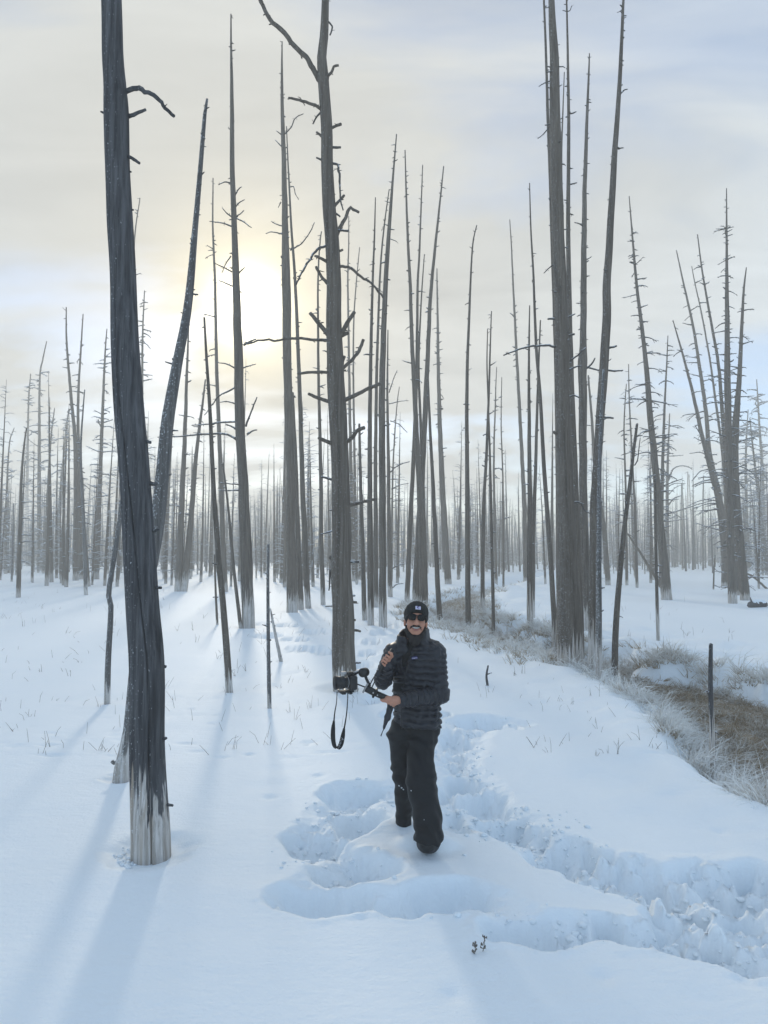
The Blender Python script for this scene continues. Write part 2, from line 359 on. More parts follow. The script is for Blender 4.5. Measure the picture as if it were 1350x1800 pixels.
T('left stem of a close twin of pale-footed pines right of the leaning dark pine', [(313,1040),(319,900),(325,760),(329,640),(332,567)], 13, 2.2, 'bark', 0.8, stubs=20, rb=(8,0.3,0.9,8,20), k=8)
T('right-leaning stem of the pale-footed twin pines right of the leaning dark pine', [(323,1040),(335,920),(346,790),(356,710),(361,667)], 13, 2.5, 'bark', 0.8, stubs=18, rb=(8,0.3,0.95,8,18), k=8)
T('single grey trunk seen just right of the leaning dark pine', [(290,1018),(294,900),(299,800),(303,735)], 9, 4, 'bark', 0.5, stubs=12, rb=(8,0.2,0.9,8,18), k=8)
T('left and tallest stem of the tight cluster at far left, leaning left', [(133,1021),(133,800),(125,700),(117,600),(116.5,540)], 11, 2, 'bark', 0.5, stubs=16, rb=(12,0.15,0.9,8,18), k=8)
T('middle straight stem of the tight cluster at far left', [(142,1019),(138,800),(137.5,700),(142,617),(146,552)], 9, 2, 'bark', 0.5, stubs=16, rb=(14,0.15,0.9,8,20), k=8)
T('front stem of the tight cluster at far left, foot nearest the camera', [(151,1047),(147,917),(142,800),(146,720),(149,685)], 7.5, 2, 'bark_frost', 0.4, stubs=10, rb=(8,0.2,0.9,8,16), k=8)
T('short slanting stem at the right of the tight far left cluster', [(156,1031),(150,960),(147,900),(145,840)], 7, 3, 'bark', 0.4, stubs=6, rb=(5,0.2,0.9,8,14), k=7)
T('feathery dead pine with many side twigs between the tight cluster and charcoal trunk', [(169,1019),(175,867),(180,733),(185,617),(188,578)], 11, 1.8, 'bark', 0.5, stubs=8, rb=(44,0.08,0.95,10,30), k=8, twig='twig_frost')
T('feathery straight dead pine with curved tip at far left', [(69,1002),(69,800),(70,667),(75,633),(82,600)], 9, 1.6, 'bark', 0.4, stubs=8, rb=(44,0.08,0.92,10,30), k=8, twig='twig_frost')
T('feathery pale pine standing farthest back at the far left, left of the curved tip pine', [(46,982),(49,767),(50.5,700),(54,657)], 7.5, 1.6, 'bark', 0.3, stubs=6, rb=(40,0.1,0.95,9,24), k=7, twig='twig_frost')
T('thin bare pine with the nearest foot at the far left edge', [(32,1051),(35,933),(38,833),(44,770),(47,752)], 8.5, 2.5, 'bark', 0.45, stubs=10, rb=(9,0.3,0.95,8,20), k=8)
T('thin feathery pine between the curved tip pine and the slanting one at far left', [(78,1007),(84,867),(90,767),(96,717)], 7, 1.5, 'bark', 0.4, stubs=5, rb=(30,0.1,0.95,9,22), k=7, twig='twig_frost')
T('feathery pine slanting right just left of the tight cluster at far left', [(97,1000),(107,867),(115,767),(121,718)], 9, 1.6, 'bark', 0.4, stubs=5, rb=(34,0.1,0.95,10,24), k=8, twig='twig_frost')
T('feathery pine slanting right at the very left edge', [(10,1008),(11,900),(16,785),(25,752)], 6, 1.5, 'bark', 0.4, stubs=5, rb=(26,0.1,0.95,9,22), k=7, twig='twig_frost')
T('short bare stick standing in the snow at the far left edge', [(20.5,1023),(22,960),(24,885)], 4, 2, 'bark_frost', 0.2, stubs=3, k=6, name='bare_pole', cat='pole')
T('tall pine mostly hidden behind the charcoal trunk, its forked tip showing at right', [(248,1016),(249,800),(250,650),(251,580),(254,511)], 9, 1.8, 'bark', 0.5, stubs=12, rb=(34,0.3,0.97,10,28), k=8)
T('thin tall pine behind the charcoal trunk, only its slanting tip clear of it', [(228,1014),(231,800),(233,600),(236,430),(246,348)], 9, 1.6, 'bark', 0.5, stubs=12, rb=(12,0.6,0.97,7,16), k=8)
# ---- centre
T('stout straight pine right of the sun with broad pale foot',
  [(513.5,1075,20),(511,950,16.5),(510.5,833,15.5),(505.5,667,15),(503.5,500,16),(501,400,11.5),(499.5,300,9),(496.5,200,6.5),(495.5,120,4),(496,73,2)],
  20, 2, 'bark', 0.75, stubs=34, st0=0.4, k=12, tall=True,
  br=[([(500,236),(511,225),(519,208),(533,200)],2.6,1.6),([(497,238),(486,230)],2.6,1.6),([(497,260),(484,246)],2.4,1.4),([(500,398),(486,394),(477,389)],2.6,1.5),([(498,412),(480,408),(467,410)],2.6,1.5),([(494,355),(489,365)],2,1.2)])
T('slim pine with curved side branches directly right of the stout sunward pine',
  [(542,1068),(535,930),(531,833),(526,667),(519,500),(512,400),(507,300),(503.5,222)], 11, 1.8, 'bark', 0.6, stubs=24, k=9,
  br=[([(507,330),(516,328),(519,340),(525,351)],2.2,1.2),([(510,440),(530,428),(545,408),(553,391)],2.8,1.6)])
T('shorter dark trunk squeezed between the stout pine and the slim curved-branch pine', [(529,1071),(523,930),(519,800),(514,690)], 11, 5, 'bark', 0.4, stubs=8, k=8)
T('thin straight trunk left of the big central pine', [(568,1063),(565,950),(564,833),(560,667),(559,500),(562,433),(565,407)], 8.5, 2, 'bark', 0.5, stubs=20, k=8, rb=(6,0.4,0.9,8,20))
T('big central dead pine with thick broken limbs behind the hanging camera',
  [(609,1212,44),(606,1165,41),(603.5,1100,39),(600.5,1000,35),(599.5,900,33.5),(596.5,800,31),(593,700,32),(587.5,600,28.5),(587,500,26),(581.5,400,25),(576,300,22),(572.5,200,21),(568,133,20),(565.5,100,17),(569,67,16),(571.5,0,13.5),(573,-90,12),(578,-220,8),(580,-300,4)],
  44, 4, 'bark', 0.42, stubs=30, st0=0.02, k=20, wellr=1.3, tall=True,
  br=[([(566,146),(553,126),(540,103),(517,80),(500,58),(478,38),(463,13),(455,-8),(450,-50)],10,6),([(570,138),(582,128),(587,117),(595,115)],5.5,4),([(574,36),(582,43),(584,50),(580,62)],3.5,2.5),
      ([(570,196),(555,186),(540,180),(507,172)],6,4),([(565,196),(556,206),(550,218)],4,2.5),([(575,233),(587,223),(600,218)],6,5),([(570,243),(556,232)],6,4),([(575,259),(590,259),(599,259)],5,4.5),([(570,283),(556,277)],5,3),
      ([(576,290),(590,287),(595,296),(597,320),(598,347),(602,370)],5,2.5),([(578,372),(590,360),(605,343)],6,4.5),([(580,370),(592,376),(598,381)],5,3),([(586,428),(597,402),(607,383),(615,365),(622,368),(631,374)],8,5),([(585,405),(600,405),(612,406)],5,4),
      ([(580,430),(560,436),(550,450),(538,467),(528,483),(521,501)],5,3),([(583,466),(566,455),(553,450)],6.5,4.5),([(585,506),(568,490),(560,478),(555,468)],7,4.5),([(588,445),(603,439)],6,4),
      ([(585,468),(605,469),(618,472),(632,484),(650,497),(662,508),(673,523)],5.5,3.5),([(585,598),(570,580),(545,550)],9,6.5),([(590,600),(605,578),(623,548)],9,6.5),
      ([(585,600),(550,597),(517,595),(483,598),(450,600),(428,605)],6,3),([(590,658),(610,640),(625,625),(635,608),(639,597)],7,5.5),([(588,656),(560,654),(523,657)],6,4.5),([(590,709),(565,702),(542,692)],7,5.5),
      ([(598,709),(622,696),(645,684),(669,674)],8,6),([(600,781),(618,770),(627,758),(641,752)],8.5,6.5),([(592,783),(574,776),(560,769)],8,6),([(602,889),(625,886),(645,881),(662,876)],6.5,5),
      ([(590,845),(576,841),(565,838)],5,4),([(592,930),(575,936),(563,940)],4,2.5),([(600,985),(588,984),(579,979)],6,6),([(605,987),(620,988),(631,988)],5,4),([(590,1000),(581,1003),(579,1025),(578,1038)],4.5,2.5),
      ([(612,1047),(624,1047)],5,4),([(612,1058),(627,1059)],6,4.5),([(614,1089),(625,1090)],6,4),([(615,1109),(626,1108),(634,1110)],6,3.5),([(618,1165),(630,1165),(634,1165)],5,3),([(588,1065),(572,1066)],3,2),([(600,655),(603,634),(606,626)],6,5),([(600,590),(612,585)],8,6)])
T('thin pine with short twigs immediately right of the big central pine', [(622,1022),(617,833),(613.5,633),(611.5,500),(613,430),(613,380)], 7.5, 1.6, 'bark', 0.4, stubs=26, rb=(14,0.35,0.9,7,16), k=8)
T('slender pole-like pine whose tip shows right of the thin twiggy pine', [(627,1024),(623,800),(621,640),(623,540),(632,435)], 6, 1.6, 'bark', 0.4, stubs=18, k=7)
T('short dark trunk with a blunt top right of the big central pine', [(641,1090),(637,950),(633,820),(631.5,745)], 9, 4, 'bark', 0.3, stubs=8, k=8)
T('left stem of the close row right of the big central pine, thin topped', [(652,1097),(651,1000),(650,833),(651,667),(655,500),(658,420),(660,347)], 11.5, 1.8, 'bark', 0.5, stubs=30, k=10)
T('second stem of the close row, slanting right near its top', [(661,1067),(660,833),(662,667),(665,560),(669,467),(675,400),(684,333)], 9, 1.8, 'bark', 0.4, stubs=26, k=9)
T('stoutest and tallest stem of the close row, with pale foot and slanting top', [(673.5,1099,15),(672.5,1000,12.5),(672,833,12),(672,667,11),(678,500,8.5),(682,433,7.5),(689,333,4.5),(697,236,2)], 15, 2, 'bark', 0.75, stubs=32, k=10)
T('right stem of the close row with long curving side twigs', [(686,1050),(684,930),(683,833),(681,700),(682,580)], 9, 2, 'bark', 0.5, stubs=14, k=8,
  br=[([(686,830),(700,818),(720,811)],2.6,1.4),([(686,740),(700,745),(716,760)],2,1.2),([(688,860),(705,852),(718,850)],2,1.2),([(688,1000),(700,994),(712,991)],2.4,1.3),([(688,1035),(698,1027),(709,1026)],2.4,1.3),([(684,690),(692,665),(698,651)],2,1.2),([(684,710),(700,706),(718,704)],2,1)])
T('slim sapling slanting right beyond the close row', [(688,1022),(690,850),(694,760),(698,710),(702,680)], 5, 1.4, 'bark', 0.3, stubs=8, rb=(16,0.2,0.9,7,16), k=7)
T('slim left stem of the crossing group behind the person, leaning right', [(715,1060),(722,900),(727,800),(731,700),(733,600),(734,500),(737,450),(740,367),(743,290)], 9.5, 1.8, 'bark', 0.5, stubs=28, k=9)
T('thick left-leaning trunk of the crossing group with blunt twiggy top', [(744,1064),(741,960),(737,850),(731,740),(726,640),(722,540),(721,500),(716,400),(712,264)], 12.5, 2, 'bark', 0.5, stubs=36, k=10, rb=(6,0.5,0.8,8,14))
T('right-leaning trunk of the crossing group, tip bending right', [(731,1063),(736,950),(741,850),(747,733),(753,600),(757,520),(765,433),(772,367),(780,292)], 14, 2, 'bark', 0.5, stubs=30, k=10)
T('thin short-topped stem within the crossing group', [(749,1060),(745,900),(740,760),(736,640),(741,520),(746,447)], 8, 1.6, 'bark', 0.6, stubs=16, k=8)
T('slim trunk curving out to the right of the crossing group just above the person', [(775,1092),(768,1000),(761,850),(755,733),(752,650)], 10, 3, 'bark', 0.55, stubs=14, k=9)
T('straight pine with short twigs down its whole length right of the crossing group', [(788,1027),(780,900),(775,800),(771,667),(769,540),(768,472)], 12.5, 1.8, 'bark', 0.3, stubs=26, rb=(18,0.3,0.95,6,14), k=10)
T('lone straight slender pine right of the person above the frosted grass', [(823,1100),(821,833),(821,667),(827,500),(831,430),(838,396)], 10.5, 2, 'bark', 0.6, stubs=32, k=10)
T('left stem of a slender pair beyond the lone straight pine', [(848,1078),(850,900),(855,800),(859,700),(862,600),(864,547)], 8, 1.8, 'bark', 0.7, stubs=20, rb=(5,0.4,0.9,6,14), k=8)
T('thin front stem of the slender pair, foot in the frosted grass', [(868,1114),(865,967),(862,833),(858,700),(856,640),(857,578)], 6.5, 1.6, 'bark', 0.6, stubs=16, k=8)
T('thin far stem seen between the slender pair and the next trunk', [(872,1020),(868,833),(871,700),(873,645)], 6, 1.4, 'bark', 0.3, stubs=14, rb=(10,0.3,0.95,6,14), k=7)
T('very thin far pole right of the slender pair', [(885,1027),(884,850),(881,750),(882,663)], 4, 1.4, 'bark', 0.3, stubs=8, rb=(10,0.3,0.95,6,14), k=7)
# ---- right
T('slender left-leaning pine, leftmost of the sheaf left of the great right pine', [(924,1026),(922,900),(914,733),(907,600),(902,500),(899,433),(896,386)], 9, 1.6, 'bark', 0.4, stubs=26, k=8)
T('pale-footed trunk at the front of the sheaf left of the great right pine', [(932,1106),(931.5,1000),(931,850),(930,700),(930,600),(931,537)], 12, 2, 'bark', 0.85, stubs=20, rb=(6,0.4,0.95,6,14), k=10)
T('short stem slanting right within the sheaf left of the great right pine', [(936,1090),(937,950),(941,830),(946,667),(950,563)], 9, 2.4, 'bark', 0.7, stubs=12, k=8)
T('long slender pine of the sheaf curving down to the great right pine foot', [(977,1130),(971,1033),(962,900),(955,800),(950,700),(943,617),(939,520),(937,470),(933,400),(931,322)], 10, 1.8, 'bark', 0.7, stubs=22, k=9)
T('great right pine, stoutest trunk of the right side with flared pale foot',
  [(1005,1170,46),(1003,1130,44),(1001,1060,41),(998,1000,36),(995,900,31),(991.5,800,28),(989,700,26),(987,600,24),(985,500,23),(981.5,400,21.5),(978,300,21),(976,200,19),(974,100,16),(969,0,11),(966,-80,7),(964,-150,3)],
  46, 3, 'bark', 0.5, stubs=70, st0=0.2, k=20, wellr=1.2, tall=True,
  br=[([(978,610),(950,607),(920,612),(900,619),(885,625)],4.5,2.5),([(980,562),(970,560),(963,561)],5,3.5),([(985,768),(976,762),(973,758)],6,4),([(966,219),(958,220)],3,2),([(966,222),(956,235),(945,244)],2.4,1.3),([(974,464),(964,472),(956,480)],2.6,1.5),
      ([(968,142),(957,146),(947,152)],2.6,1.5),([(1000,650),(1012,645),(1022,643)],4,2.5),([(1000,635),(1015,625),(1029,611)],3.6,2.2),([(1000,590),(1007,588),(1010,587)],5,3.5),([(1005,885),(1015,882),(1022,886),(1028,897),(1037,903)],3.5,2),([(990,560),(1002,556),(1010,552)],4,2.6),([(996,700),(1008,695),(1018,699)],4,2.5)])
T('slim dark companion stem touching the great right pine on its left', [(984,1152),(983,1000),(981,800),(977,600),(972,450),(968,333),(963,200),(960,100),(956,0),(954,-60)], 12, 3, 'bark', 0.4, stubs=26, k=9)
T('companion stem touching the great right pine on its right, reaching past the frame', [(1020,1140),(1016,1000),(1009,800),(1004,667),(1000,500),(998.5,400),(999,300),(999.5,200),(998,100),(996,0),(995,-30)], 15, 2.5, 'bark', 0.6, stubs=30, k=10,
  br=[([(999,200),(1007,199),(1013,196)],3.4,2),([(999,325),(1007,323),(1014,321)],3.4,2),([(1000,375),(1008,378)],3,2),([(997,20),(1002,18),(1005,10)],2,1.2),([(996,20),(989,18)],2,1.2)])
T('thin dead stem squeezed behind the great right pine top', [(998,1100),(996,800),(990,500),(987,300),(989,210),(992,127)], 9, 1.8, 'bark', 0.4, stubs=20, k=7)
T('straight knotted pine right of the great right pine with a kinked waist', [(1031,1113,17),(1030,1000,15),(1026,900,14.5),(1025,800,14),(1024.5,733,14.5),(1024,660,15),(1024.5,635,17),(1025.5,600,12),(1026,500,11),(1027,367,8.5),(1031,233,6),(1035,130,3.5),(1036,94,2)],
  17, 2, 'bark', 0.75, stubs=44, k=12, br=[([(1026,398),(1018,393),(1010,391)],3,1.8),([(1030,457),(1037,453),(1040,451)],2.4,1.4),([(1030,648),(1040,640),(1046,629)],4,2.5),([(1026,535),(1018,533),(1013,533)],2.6,1.5),([(1030,645),(1045,649),(1058,652)],4,2.5)])
T('tall pine right of the great right pine curving to the right towards its top', [(1041,1178,15),(1042,1050,13),(1042,1000,13),(1044,900,14),(1051,790,15),(1057,717,15.5),(1061,660,16),(1066,567,15.5),(1067,500,14.5),(1071,433,13),(1077,333,11.5),(1083,233,9.5),(1088,167,8),(1092,83,6.5),(1096,0,4.5),(1098,-30,2.5)],
  15, 2.5, 'bark', 0.75, stubs=34, st0=0.3, k=12, tall=True, br=[([(1066,612),(1078,610),(1084,608)],5,3.5),([(1068,651),(1080,652),(1095,651)],4,2.5),([(1062,735),(1070,734),(1078,735)],4.5,3.5),([(1090,165),(1098,158),(1103,157)],3.5,2),([(1086,262),(1093,260),(1096,260)],3,2)])
T('frosted speckled pole in front of the curving tall pine, blunt topped', [(1053,1190),(1052.5,1000),(1053.5,833),(1057,733),(1061,650)], 12, 4.5, 'bark_frost', 0.6, stubs=30, k=10)
T('dark snag leaning right with a broken top right of the great right pine', [(1077,1174),(1083,1100),(1093,967),(1103,883),(1113,800),(1120,745)], 12, 4.5, 'bark', 0.45, stubs=14, k=10, name='leaning_snag', cat='dead tree',
  br=[([(1110,818),(1120,812),(1125,770)],2.4,1.4),([(1116,768),(1124,766),(1130,765)],3,1.5)])
T('thin dark pole with whitened foot standing between the leaning snag and the right group', [(1157,1128),(1155,1060),(1153,967),(1152,838)], 6.5, 4, 'bark', 0.65, stubs=10, k=8, name='bare_pole', cat='pole')
T('left-leaning twiggy pine with pale foot right of the leaning snag', [(1172,1054,19),(1165,967,15),(1158,900,13),(1150,800,11.5),(1143,733,10.5),(1135,633,8),(1125,550,6),(1119,500,5),(1112,420,3.5),(1106,345,1.6)],
  19, 1.6, 'bark', 0.55, stubs=24, rb=(44,0.35,0.95,9,24), k=12)
T('slanting trunk foot showing behind the great right pine', [(1069,1029),(1062,933),(1047,833),(1040,733),(1034,660)], 10, 3, 'bark', 0.3, stubs=14, k=8)
T('thin dark pole left of two behind the leaning snag', [(1102,1029),(1100,867),(1097,750),(1101,675)], 5.5, 1.6, 'bark', 0.3, stubs=8, rb=(22,0.2,0.95,8,20), k=7)
T('thin dark pole right of two behind the leaning snag', [(1120,1034),(1116,900),(1110,780),(1106,700),(1105,640)], 5.5, 1.5, 'bark', 0.3, stubs=10, rb=(18,0.3,0.95,8,20), k=7)
T('twiggy pine rising behind the left-leaning twiggy pine, tip bending right', [(1162,1032),(1164,850),(1168,720),(1172,640),(1174,590)], 9, 1.6, 'bark', 0.3, stubs=10, rb=(26,0.3,0.96,9,24), k=8)
T('dark trunk with long wavy branches reaching right across the gap', [(1174,1006),(1173,930),(1173,850),(1175,780),(1177,727)], 8, 2, 'bark', 0.2, stubs=8, k=9,
  br=[([(1175,845),(1183,825),(1196,819),(1208,820),(1217,825)],3,1.3),([(1175,855),(1186,850),(1205,850)],2.2,1.1),([(1175,888),(1185,876),(1198,871)],3,1.6),([(1175,903),(1192,898),(1207,893),(1232,885),(1255,879)],3,1.4),([(1175,917),(1192,914),(1209,912)],2.6,1.4),
      ([(1174,802),(1190,801),(1201,800)],2,1.1),([(1175,750),(1190,748),(1203,753)],2,1.1),([(1175,870),(1187,857),(1203,851)],1.8,1.0)])
T('leftmost left-leaning pine of the dense right group, bowed near its foot', [(1275,1030),(1273,960),(1269,917),(1260,867),(1247,817),(1233,760),(1217,687),(1200,623),(1183,563)], 13, 1.8, 'bark', 0.25, stubs=16, rb=(26,0.2,0.9,9,26), k=10,
  br=[([(1257,880),(1242,878),(1225,882),(1208,890)],2.4,1.2),([(1248,825),(1232,828),(1222,838),(1216,846)],2.4,1.2),([(1243,800),(1230,795),(1212,797)],2.2,1.2),([(1262,915),(1248,925),(1236,940)],2,1.1)])
T('second left-leaning pine of the dense right group', [(1279,1026),(1274,930),(1262,860),(1248,800),(1240,717),(1228,633),(1217,567),(1202,500),(1189,440)], 11, 1.8, 'bark', 0.25, stubs=22, rb=(16,0.3,0.9,8,22), k=10)
T('thin left-leaning stem between two stouter ones in the dense right group', [(1284,1022),(1272,820),(1255,683),(1247,627),(1233,550),(1222,500),(1216,468)], 7, 1.5, 'bark', 0.2, stubs=16, rb=(14,0.4,0.95,7,18), k=8)
T('third left-leaning pine of the dense right group with slightly bowed tip', [(1286,1044),(1281,933),(1275,800),(1268,700),(1262,633),(1253,583),(1240,510),(1233,467),(1226,412)], 10, 1.8, 'bark', 0.25, stubs=18, rb=(18,0.3,0.92,8,22), k=10)
T('tallest straight pine of the dense right group, frosted with tiny twigs', [(1288,1061,15),(1284,933,13),(1281,800,12),(1279,667,10.5),(1278,550,7.5),(1277.5,450,4.5),(1277,331,1.6)], 15, 1.6, 'bark', 0.45, stubs=46, rb=(40,0.25,0.95,8,24), k=12)
T('rightmost stout pine of the dense right group, upper trunk bending right with curved boughs', [(1310,1055,17),(1305,1000,14),(1297,917,14),(1291,833,14),(1292,767,12.5),(1297,700,9.5),(1301,633,7),(1307,517,4),(1312,470,1.8)], 17, 1.8, 'bark', 0.3, stubs=18, rb=(32,0.2,0.95,10,30), k=12)
T('short dark trunk wedged between the two stout stems of the dense right group', [(1299,1046),(1294,960),(1289,880),(1287,800)], 11, 6, 'bark', 0.2, stubs=8, rb=(12,0.2,0.9,8,18), k=9)
T('feathery pine at the right edge behind the dense right group, taller of two', [(1342,998),(1340,833),(1335,750),(1330,667)], 8.5, 1.5, 'bark', 0.3, stubs=6, rb=(54,0.06,0.95,12,36), k=8, twig='twig_frost')
T('feathery pine at the right edge behind the dense right group, shorter of two', [(1316,1002),(1312,900),(1311,800),(1315,720)], 8, 1.5, 'bark', 0.3, stubs=6, rb=(54,0.06,0.95,12,36), k=8, twig='twig_frost')
T('feathery leaning pine cut by the right edge of the frame', [(1349,1010),(1337,900),(1325,800),(1318,735)], 8, 1.5, 'bark', 0.3, stubs=6, rb=(46,0.06,0.95,12,34), k=8, twig='twig_frost')
T('thin bare pole, leftmost of the poles in the right-hand gap', [(1200,1001),(1199,920),(1198,850)], 3.4, 1.8, 'bark', 0.2, stubs=4, k=6, name='bare_pole', cat='pole')
T('taller straight pole standing farther back in the right-hand gap', [(1209,980),(1209,900),(1209,829)], 4, 1.8, 'bark', 0.2, stubs=8, k=6, name='bare_pole', cat='pole')
T('slanting pole standing farther back in the right-hand gap', [(1218,983),(1214,900),(1211,834)], 3.2, 1.5, 'bark', 0.2, stubs=6, k=6, name='bare_pole', cat='pole')
T('thin bare pole, rightmost tall one in the right-hand gap', [(1236,1002),(1235.5,920),(1236.5,836)], 3.8, 2, 'bark', 0.2, stubs=6, k=6, name='bare_pole', cat='pole')
T('short bare stick in front of the right-hand gap beside the dense group', [(1254,1037),(1255,1005),(1257,976)], 3.2, 2, 'bark', 0.1, stubs=3, k=6, name='bare_pole', cat='pole')
T('short weathered post with pale lower half standing among the frosted grass at right', [(1253,1322),(1251,1260),(1249,1200),(1249.5,1132)], 10, 6.5, 'bark_dark', 0.9, stubs=6, k=12, name='bare_post', cat='post', wellr=1.2)
T('tiny dark broken stick poking out of the snow right of the person', [(857,1206),(855,1188),(858,1170)], 4.5, 3, 'bark_dark', 0.01, stubs=2, k=7, name='broken_stick', cat='stick')

def foot(px, py):
    """where the ray through a pixel meets the level snow"""
    d = ray(px, py); t = -CAMH / d[2]
    return np.array([d[0] * t, d[1] * t])
for t in TREES:
    if t['rb'] and ('dense right group' in t['label'] or 'right edge' in t['label'] or 'twiggy pine' in t['label']):
        n_, a_, b_, c_, d_ = t['rb']; t['rb'] = (int(n_ * 1.35), max(.07, a_ - .12), b_, c_, d_ * 1.6)
    t['xy'] = foot(*t['pts'][0][:2]); _r = t['w0'] * t['xy'][1] / F / 2; t['xy'] = t['xy'] * (1 + 0.9 * _r / t['xy'][1])

# ------------------------------------------------------------------ snow field
CREEK = np.array([(4.9,-6,1.5),(4.9,5.0,1.45),(5.0,7.9,1.45),(5.2,9.75,1.35),(5.15,11.5,1.25),(4.85,13.2,1.1),(4.4,14.8,1.0),(3.8,17.2,0.95),(3.07,20.7,0.95),(2.5,25.8,1.0),(3.7,34.4,1.1),(7.3,47,1.2),(14.8,70,1.6),(30,100,2.0)])
CRV = smoothpath(CREEK, 90)
def creek_dist(x, y):
    """signed distance outside the creek edge (negative inside)"""
    best = np.full(np.shape(x), 1e3)
    for i in range(len(CRV) - 1):
        a, b2 = CRV[i], CRV[i + 1]
        ab = b2[:2] - a[:2]; L = ab.dot(ab)
        tt = np.clip(((x - a[0]) * ab[0] + (y - a[1]) * ab[1]) / L, 0, 1)
        dd = np.hypot(x - a[0] - tt * ab[0], y - a[1] - tt * ab[1]) - (a[2] + tt * (b2[2] - a[2]))
        best = np.minimum(best, dd)
    return best
# trodden holes: centre and half axes in the photograph's pixels, depth in metres
HOLES_PX = [(628,1392,66,24,.17),(620,1441,54,20,.17),(550,1473,44,25,.18),(632,1512,84,26,.17),(575,1570,104,36,.19),(700,1580,60,26,.17),(785,1566,102,29,.18),(935,1624,105,29,.19),(1062,1618,52,24,.15),(1130,1628,74,30,.16),(1225,1650,80,32,.17),(1320,1672,80,38,.17),
    (845,1268,64,13,.13),(800,1300,30,20,.15),(795,1330,26,16,.13),(812,1366,36,18,.17),(845,1402,52,24,.18),(885,1446,48,28,.18),(930,1462,38,24,.15),(990,1494,66,34,.19),(1062,1522,70,36,.19),(1150,1545,70,44,.18),(1255,1545,90,40,.19),(1345,1560,90,50,.18),(1200,1600,90,30,.14),(1330,1620,80,40,.15),(785,1395,32,26,.12),(800,1440,40,20,.10)]
FAR_PX = [(690,1098,22,5,.10),(668,1112,20,5,.11),(655,1128,18,6,.11),(648,1147,20,6,.10),(640,1168,22,6,.10),(560,1110,36,5,.08),(520,1124,30,4,.08),(510,1098,26,4,.09),(470,1118,30,5,.10),(540,1140,40,6,.10),(580,1145,34,6,.10),(460,1095,22,4,.08),(330,1068,24,3,.08),(352,1076,24,3,.08),(380,1084,20,3,.08),(770,1255,20,6,.08),(655,1228,36,9,.10),(690,1250,20,10,.08),(905,1277,14,4,.05)]
HOLES = []
for q, (cx, cy, rx, ry, dep) in enumerate(HOLES_PX + FAR_PX):
    c = foot(cx, cy); y0 = foot(cx, cy + ry)[1]; y1 = foot(cx, cy - ry)[1]
    HOLES.append((c[0], (y0 + y1) / 2 - 0.02, rx * c[1] / F * 0.95, (y1 - y0) / 2, dep))
TRAMPLE = []
for path in ([(690,1388,22),(625,1398,26),(590,1440,24),(552,1476,26),(600,1512,30),(560,1562,34),(700,1574,30),(850,1566,28),(940,1618,28),(1060,1622,26),(1200,1645,32),(1360,1668,40)],
             [(900,1268,10),(845,1270,12),(800,1298,18),(798,1335,18),(815,1370,22),(850,1405,26),(905,1450,30),(1000,1498,36),(1150,1545,44),(1370,1560,52)]):
    q = []
    for px, py, hw in path:
        c = foot(px, py); q.append((c[0], c[1], (foot(px, py - hw)[1] - foot(px, py + hw)[1]) / 2 * .8))
    TRAMPLE.append(smoothpath(q, 34))
DENTS = []
for q in range(760):
    px = random.uniform(-40, 1380); py = random.choice([random.uniform(1050, 1330), random.uniform(1080, 1250)])
    if 640 < px < 1000 and py > 1240: continue
    c = foot(px, py)
    DENTS.append((c[0], c[1], random.uniform(.035, .14), random.uniform(.018, .05), random.uniform(.010, .028)))
for px, py in ((1267, 1453), (795, 1742), (1310, 1718), (475, 1398), (560, 1362), (10, 1308), (30, 1312), (1060, 1710)):
    c = foot(px, py); DENTS.append((c[0], c[1], .055, .06, .02))
MOUND = foot(712, 1452); PFOOT = foot(752, 1480)
